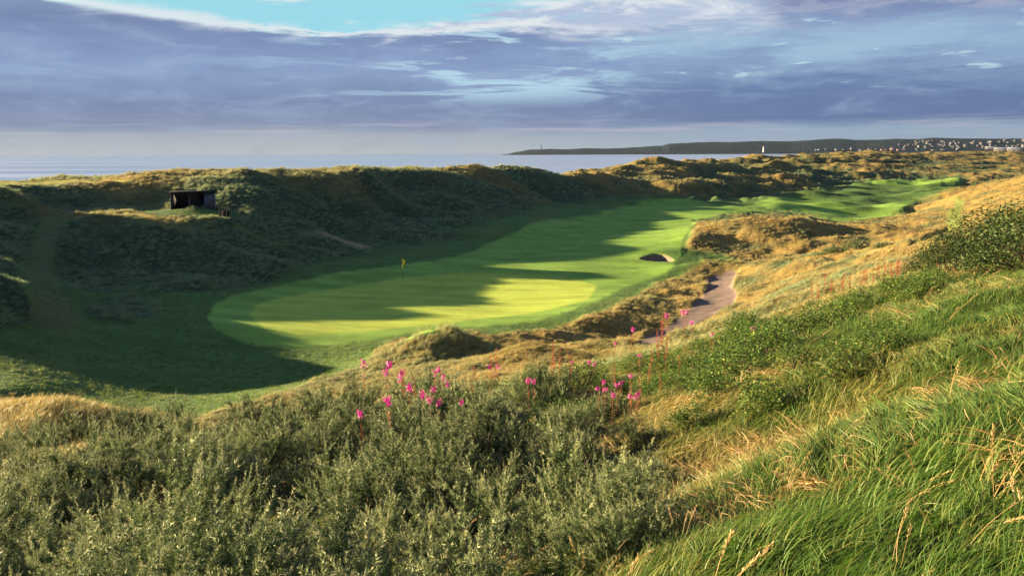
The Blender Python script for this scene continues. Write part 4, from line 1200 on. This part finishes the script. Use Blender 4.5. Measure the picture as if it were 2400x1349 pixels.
def make_bush(name, seed, leafmat, **kw):
    T, stems = gorse_mesh(seed, **kw)
    e = empty(name, (0, 0, 0))
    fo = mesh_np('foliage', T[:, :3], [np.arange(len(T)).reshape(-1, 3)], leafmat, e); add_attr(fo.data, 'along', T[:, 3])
    stems.build('stems', M_STEM, e)
    return e
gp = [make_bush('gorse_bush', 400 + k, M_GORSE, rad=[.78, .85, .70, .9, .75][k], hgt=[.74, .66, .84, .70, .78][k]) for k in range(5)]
gused = [False] * 5
R = np.random.default_rng(31)
rows = [(3.2, -.62, .03), (4.3, -.62, .17), (5.5, -.64, .24), (6.9, -.64, .26), (8.5, -.64, .24), (10.3, -.62, .21), (12.2, -.62, .19), (14.2, -.57, .13), (16.8, -.60, .06), (19.5, -.60, -.02), (23.0, -.58, -.42)]
rown = ['bottom', 'second', 'third', 'fourth', 'fifth', 'sixth', 'seventh', 'eighth', 'ninth', 'tenth', 'topmost']
HOLES = [(245, 1165, 55), (705, 1215, 85), (1630, 1150, 90), (1330, 1080, 50), (880, 1060, 45), (1000, 1180, 35), (1180, 1000, 30)]
adj = ['dense grey-green', 'spiky grey-green', 'pale-tipped', 'rounded olive', 'ragged olive']
gorse_spots = []
for ri, (rr, a0, a1) in enumerate(rows):
    n = max(3, int(round((a1 - a0) * rr / 1.12)))
    k = 0
    for j in range(n):
        az_ = a0 + (a1 - a0) * (j + .5 + R.uniform(-.22, .22)) / n; r_ = rr * (1 + R.uniform(-.06, .06))
        x, y = math.sin(az_) * r_, math.cos(az_) * r_; z = float(hz(x, y))
        px, py = project(x, y, z + .6)
        if any(math.hypot(px - hx, py - hy) < hr_ for hx, hy, hr_ in HOLES): continue
        if R.uniform() < .09: continue
        v = int(R.integers(0, 5))
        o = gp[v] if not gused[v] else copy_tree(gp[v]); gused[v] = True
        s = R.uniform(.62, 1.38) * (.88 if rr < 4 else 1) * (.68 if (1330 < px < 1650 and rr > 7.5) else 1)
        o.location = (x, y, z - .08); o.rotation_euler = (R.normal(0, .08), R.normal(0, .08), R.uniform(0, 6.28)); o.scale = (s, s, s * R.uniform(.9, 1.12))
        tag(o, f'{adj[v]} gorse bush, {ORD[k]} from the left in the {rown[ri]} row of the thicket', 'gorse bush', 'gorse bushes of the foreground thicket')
        gorse_spots.append((x, y)); k += 1

# ------------------------------------------------------------------ leafy shrubs: brambles and the dark bushes at the right
def leaf_quads(R, n, size, pos, nrmdev=.7, up=.5):
    """folded, pointed leaves: 2 quads each"""
    d = R.normal(0, 1, (n, 3)); d[:, 2] = np.abs(d[:, 2]) * .3 - .1; d /= np.linalg.norm(d, axis=1)[:, None]
    nn = R.normal(0, nrmdev, (n, 3)); nn[:, 2] += up + .6; s = np.cross(d, nn); s /= np.linalg.norm(s, axis=1)[:, None]
    nn = np.cross(s, d); l = size * R.uniform(.6, 1.3, n)[:, None]; w = l * .34
    a = pos; b = pos + d * l * .45 + s * w + nn * l * .12; c = pos + d * l; e_ = pos + d * l * .45 - s * w + nn * l * .12; m_ = pos + d * l * .45
    V = np.stack([a, b, c, e_, m_], 1).reshape(-1, 3); i = np.arange(n)[:, None] * 5
    return V, np.concatenate([i + np.array([[0, 4, 2, 1]]), i + np.array([[0, 3, 2, 4]])])


def shrub_proto(name, seed, mat, rad, hgt, n, size):
    R = np.random.default_rng(seed); e = empty(name, (0, 0, 0))
    nc = 34; cen = []
    for k in range(nc):
        u = R.uniform(.0, 1); ph = R.uniform(0, 6.28); st = math.sqrt(1 - u * u); rr = R.uniform(.55, 1.0)
        cen.append((math.cos(ph) * st * rad * rr, math.sin(ph) * st * rad * rr, .1 * hgt + u * hgt * .85 * rr))
    cen = np.array(cen); ci = R.integers(0, nc, n)
    pos = cen[ci] + R.normal(0, 1, (n, 3)) * np.array([.16, .16, .12]) * rad; pos[:, 2] = np.maximum(pos[:, 2], .02)
    V, Q = leaf_quads(R, n, size, pos); mesh_np('foliage', V, [Q], mat, e)
    st = MB()
    for k in range(nc):
        m_ = cen[k] * np.array([.45, .45, .6]) + R.normal(0, .04, 3); st.tube([(0, 0, -.1), m_, cen[k] * 1.02, cen[k] * 1.12 + np.array([0, 0, -.03])], [.012, .008, .004, .002], 5)
    st.build('stems', M_STEM, e)
    return e
M_BRAM = leaf_material('bramble_leaves', (.03, .07, .018), (.06, .12, .025), (.17, .20, .035), .3, .6, .12)
M_BUSH = leaf_material('dark_bush_leaves', (.02, .04, .012), (.035, .065, .018), (.10, .12, .04), .2, .6, .12)
bp = [shrub_proto('bramble_bush', 500 + k, M_BRAM, .75, .75, 2300, .055) for k in range(3)]; bu = [False] * 3
BR = [(1590,16,.9),(1650,17,1.0),(1700,15.5,1.0),(1760,14,.85),(1560,18.5,1.0),(1500,20,.9),(1620,13.5,.8),(1690,12.5,.8),(1840,18,.8),(1650,22,1.0),(1740,23,.9),(1790,20,.8),(1150,19,.8),(1250,18,.8),(1380,19,.9),(2010,10.5,.6),(2080,11,.55),(1440,16.5,.9),(1540,14.8,.8)]
_q = random.Random(9)
BR += [(_q.uniform(960, 1420), _q.uniform(13, 18), _q.uniform(.45, .7)) for _ in range(8)]
BR += [(_q.uniform(1700, 2230), _q.uniform(17, 36), _q.uniform(.5, .95)) for _ in range(15)]
BR += [(1690, 11.5, .75), (1760, 12.5, .8), (1830, 13.5, .8), (1900, 15, .75), (1800, 10.5, .6), (1970, 16, .8), (1880, 11.5, .6), (1640, 10.5, .65)]
BR.sort()
for i, (px, r_, s) in enumerate(BR):
    if 1430 < px < 1740: s *= .70
    v = i % 3; o = bp[v] if not bu[v] else copy_tree(bp[v]); bu[v] = True
    x, y, z = on_ground(px, r_); o.location = (x, y, z - .05); o.rotation_euler = (0, 0, i * 1.7); o.scale = (s, s, s)
    tag(o, f'leafy green bramble bush, {ORD[i] if i < 30 else ORD[len(BR) - 1 - i]} from the {"left" if i < 30 else "right"} among the brambles above the gorse', 'bramble', 'bramble bushes behind the gorse')
dp = [shrub_proto('leafy_bush', 520 + k, M_BUSH, 1.15, 1.5, 5200, .06) for k in range(2)]; du = [False] * 2
DB = [(2235,25,.85,'dark leafy bush at the left end of the right-hand clump'),(2300,26,1.05,'tall dark leafy bush in the middle of the right-hand clump'),(2375,24,1.15,'tallest dark leafy bush at the right edge above the grass'),
      (2440,20,1.2,'dark leafy bush cut by the right edge of the photo'),(2180,33,.8,'small dark bush beyond the left end of the right-hand clump'),(2330,20.5,.6,'low dark bush in front of the right-hand clump'),(2380,33,1.3,'dark leafy bush behind the right-hand clump'),(2260,36,1.0,'dark bush on the skyline of the right-hand clump')]
for i, (px, r_, s, lb) in enumerate(DB):
    v = i % 2; o = dp[v] if not du[v] else copy_tree(dp[v]); du[v] = True
    x, y, z = on_ground(px, r_); o.location = (x, y, z - .1); o.rotation_euler = (0, 0, i * 2.1); o.scale = (s, s, s)
    tag(o, lb, 'bush', 'dark leafy bushes at the right')
# a few low gorse bushes near the path and right slope
MG = [(1900,24,.75,'small spiky gorse among the brambles halfway up the right slope'),(2050,21,.7,'small spiky gorse left of the dark bushes'),(1750,30,.8,'spiky gorse just right of the path end'),(1830,45,1.1,'low gorse bush on the slope right of the path'),(1870,44,.9,'smaller gorse bush beside the low one right of the path'),(1950,85,1.4,'dark gorse clump between the two gold mounds at the right'),(1920,86,1.0,'dark gorse left of the clump between the gold mounds'),
      (2010,84,1.2,'dark gorse right of the clump between the gold mounds'),(2060,82,1.0,'farthest right of the dark gorse by the gold mounds')]
for i, (px, r_, s, lb) in enumerate(MG):
    o = copy_tree(gp[i % 5]); x, y, z = on_ground(px, r_); o.location = (x, y, z - .1); o.rotation_euler = (0, 0, i * 1.3); o.scale = (s * 1.3, s, s * .8)
    tag(o, lb, 'gorse bush', 'gorse bushes on the far side of the slope')

# ------------------------------------------------------------------ willowherb
M_PINK = leaf_material('pink_petals', (.42, .015, .24), (.55, .03, .33), (.65, .08, .42), .2)
M_RED = leaf_material('rusty_seed_pods', (.20, .035, .015), (.30, .06, .03), (.40, .13, .06), .2)
M_WLEAF = leaf_material('willowherb_leaves', (.07, .12, .025), (.16, .16, .04), (.30, .13, .05), .3)
M_RSTEM = simple('reddish_stem', (.22, .07, .04), .2, 20, .7)


def willowherb(seed, pink=True, H=1.15):
    R = np.random.default_rng(seed); e = empty('willowherb' if pink else 'dock_plant', (0, 0, 0))
    a = MB(); bend = R.normal(0, .06, 2)
    P = lambda t: np.array([bend[0] * t * t, bend[1] * t * t, t * H])
    a.tube([P(t) for t in np.linspace(0, 1, 6)], np.linspace(.006, .002, 6), 5); a.build('stem', M_RSTEM, e)
    # leaves, spiral
    n = 34; t = R.uniform(.05, .66 if pink else .5, n); an = R.uniform(0, 6.28, n); V = []; Q = []
    for i in range(n):
        p = P(t[i]); d = np.array([math.cos(an[i]), math.sin(an[i]), R.uniform(-.1, .5)]); s = np.array([-math.sin(an[i]), math.cos(an[i]), 0]); l = .12 * R.uniform(.6, 1.1) * (1.2 - t[i]); w = .011
        V += [p, p + d * l * .5 + s * w, p + d * l + np.array([0, 0, -.02]), p + d * l * .5 - s * w]; Q.append((4 * i, 4 * i + 1, 4 * i + 2, 4 * i + 3))
    mesh_np('leaves', np.array(V), [np.array(Q)], M_WLEAF, e)
    # pods / seed head
    V = []; Q = []; k = 0; m_ = 40 if pink else 170; t0, t1 = (.60, .80) if pink else (.45, 1.0)
    for i in range(m_):
        t_ = R.uniform(t0, t1); p = P(t_); q = R.uniform(0, 6.28); d = np.array([math.cos(q), math.sin(q), R.uniform(.5, 1.4)]); d /= np.linalg.norm(d)
        s = np.cross(d, R.normal(0, 1, 3)); s /= np.linalg.norm(s); l = (.055 if pink else .030 * (1.5 - t_)) * R.uniform(.6, 1.2); w = .0022 if pink else .006
        p = p + (0 if pink else 1) * d * R.uniform(0, .035)
        V += [p, p + d * l * .5 + s * w, p + d * l, p + d * l * .5 - s * w]; Q.append((k, k + 1, k + 2, k + 3)); k += 4
    mesh_np('seed_pods', np.array(V), [np.array(Q)], M_RED, e)
    if pink:
        V = []; Q = []; k = 0
        for i in range(30):
            t_ = R.uniform(.89, .99); p = P(t_); q = R.uniform(0, 6.28); d = np.array([math.cos(q), math.sin(q), R.uniform(-.1, .5)]); d /= np.linalg.norm(d); A, B = frame_of(d); c = p + d * R.uniform(.01, .06)
            for m2 in range(4):
                w0 = m2 * 1.571 + q; o1 = A * math.cos(w0) + B * math.sin(w0); o2 = -A * math.sin(w0) + B * math.cos(w0); L_ = .024 * (1.7 - t_)
                V += [c, c + o1 * L_ * .6 + o2 * L_ * .45, c + o1 * L_ + d * .004, c + o1 * L_ * .6 - o2 * L_ * .45]; Q.append((k, k + 1, k + 2, k + 3)); k += 4
        mesh_np('flowers', np.array(V), [np.array(Q)], M_PINK, e)
    return e


def place_top(o, px, py, r_, H):
    """stand o at distance r_ so that its head reaches the height seen at (px, py)"""
    p = ray_point(px, py, r_); g_ = float(hz(p[0], p[1])); s = (p[2] - g_) / H
    s = min(max(s, .45), 1.25); o.location = (p[0], p[1], g_ - .02); o.scale = (max(s, .75), max(s, .75), s)

wp = [willowherb(600 + k, True) for k in range(4)]; wu = [False] * 4
PK = [(852,845,17),(913,846,17),(907,868,16.5),(947,870,16.5),(1018,872,17),(1030,866,17),(1036,885,16),(955,903,14),(962,912,14.5),(986,920,13.5),(990,925,14),(1012,910,14.5),(1005,935,13),(912,932,12.5),(916,940,12.8),(1022,940,13),(1078,940,12.5),
      (848,965,12),(1050,895,15),(938,885,15),(1148,860,18),(1170,862,18),(1240,890,14.5),(1255,893,14.5),(1385,850,17),(1393,853,17),(1412,895,13.5),(1405,908,13),(1418,912,13.2),(1452,898,13.6),(1446,903,13.2),(1478,882,15),(1435,928,12.5),(1480,940,12),(1498,935,12),(1490,948,11.8),
      (1565,740,24),(1605,733,24),(1612,731,24),(1625,757,22),(1668,785,19),(1760,812,16),(1765,818,16),(1480,772,24),(1440,805,22),(1500,835,18),(1340,850,18)]
PK.sort()
for i, (px, py, r_) in enumerate(PK):
    v = i % 4; o = wp[v] if not wu[v] else copy_tree(wp[v]); wu[v] = True
    place_top(o, px, py - 8, r_, 1.15); o.rotation_euler = (0, 0, i * 1.9)
    od = ORD[i] if i < len(ORD) else ['tenth', 'ninth', 'eighth', 'seventh', 'sixth', 'fifth', 'fourth', 'third', 'second', 'very last'][min(9, max(0, 10 - (len(PK) - i)))]
    tag(o, f'magenta-flowered willowherb spike, {od} counting from the {"left" if i < len(ORD) else "right"} of all the pink spikes', 'willowherb', 'pink willowherb spikes above the gorse')
rp = [willowherb(640 + k, False, 1.0) for k in range(3)]; ru = [False] * 3
RD = [(1300,800,18),(1312,815,18),(1290,830,17),(1335,830,17),(1160,815,19),(1155,830,18.5),(1105,850,17),(1550,735,20),(1556,750,19),(1545,770,18),(1530,800,17),(1560,790,17.5),(1440,850,16),(1520,850,15),(1595,830,16),(1700,870,13),(1745,850,14),
      (2030,620,42),(2060,610,42),(2100,600,42),(2115,605,40),(2135,590,40),(2150,600,38),(2165,610,38),(2090,625,38),(2050,640,38),(2020,650,38),(1980,655,40),(1950,665,42),(1935,640,48),(2180,615,34),(2200,625,32),(2125,640,34),(2160,640,32),(2075,655,34)]
_q = random.Random(3)
RD += [(_q.uniform(1900, 2210), _q.uniform(590, 672), _q.uniform(34, 44)) for _ in range(24)]
RD += [(940,860,15),(975,880,15),(1030,900,14),(1480,915,13),(1500,905,13.5),(1550,880,14)]
RD.sort()
for i, (px, py, r_) in enumerate(RD):
    v = i % 3; o = rp[v] if not ru[v] else copy_tree(rp[v]); ru[v] = True
    place_top(o, px, py, r_, 1.0); o.scale = (o.scale[0] * 1.8, o.scale[1] * 1.8, o.scale[2]) if r_ > 30 else o.scale; o.rotation_euler = (0, 0, i * 2.3)
    m_ = len(RD) - 1 - i
    od, sd_ = (ORD[i], 'left') if i < 36 else (ORD[m_], 'right')
    tag(o, f'rusty red seeding dock spike, {od} counting from the {sd_} of all the red spikes', 'dock plant', 'rusty red spikes on the near slope')

# ------------------------------------------------------------------ air
def haze_box():
    m_, g = new_mat('haze_air')
    v = g.node('ShaderNodeVolumePrincipled'); v.inputs['Color'].default_value = (.09, .125, .22, 1); v.inputs['Density'].default_value = 2.8e-5; v.inputs['Anisotropy'].default_value = 0.2
    out = g.node('ShaderNodeOutputMaterial'); g.l.new(v.outputs[0], out.inputs['Volume'])
    a = MB(); a.box((0, 0, 110), (30000, 30000, 240)); tag(a.build('haze', m_), 'thin pale sea haze in front of the far coast', 'haze', kind='stuff')
haze_box()
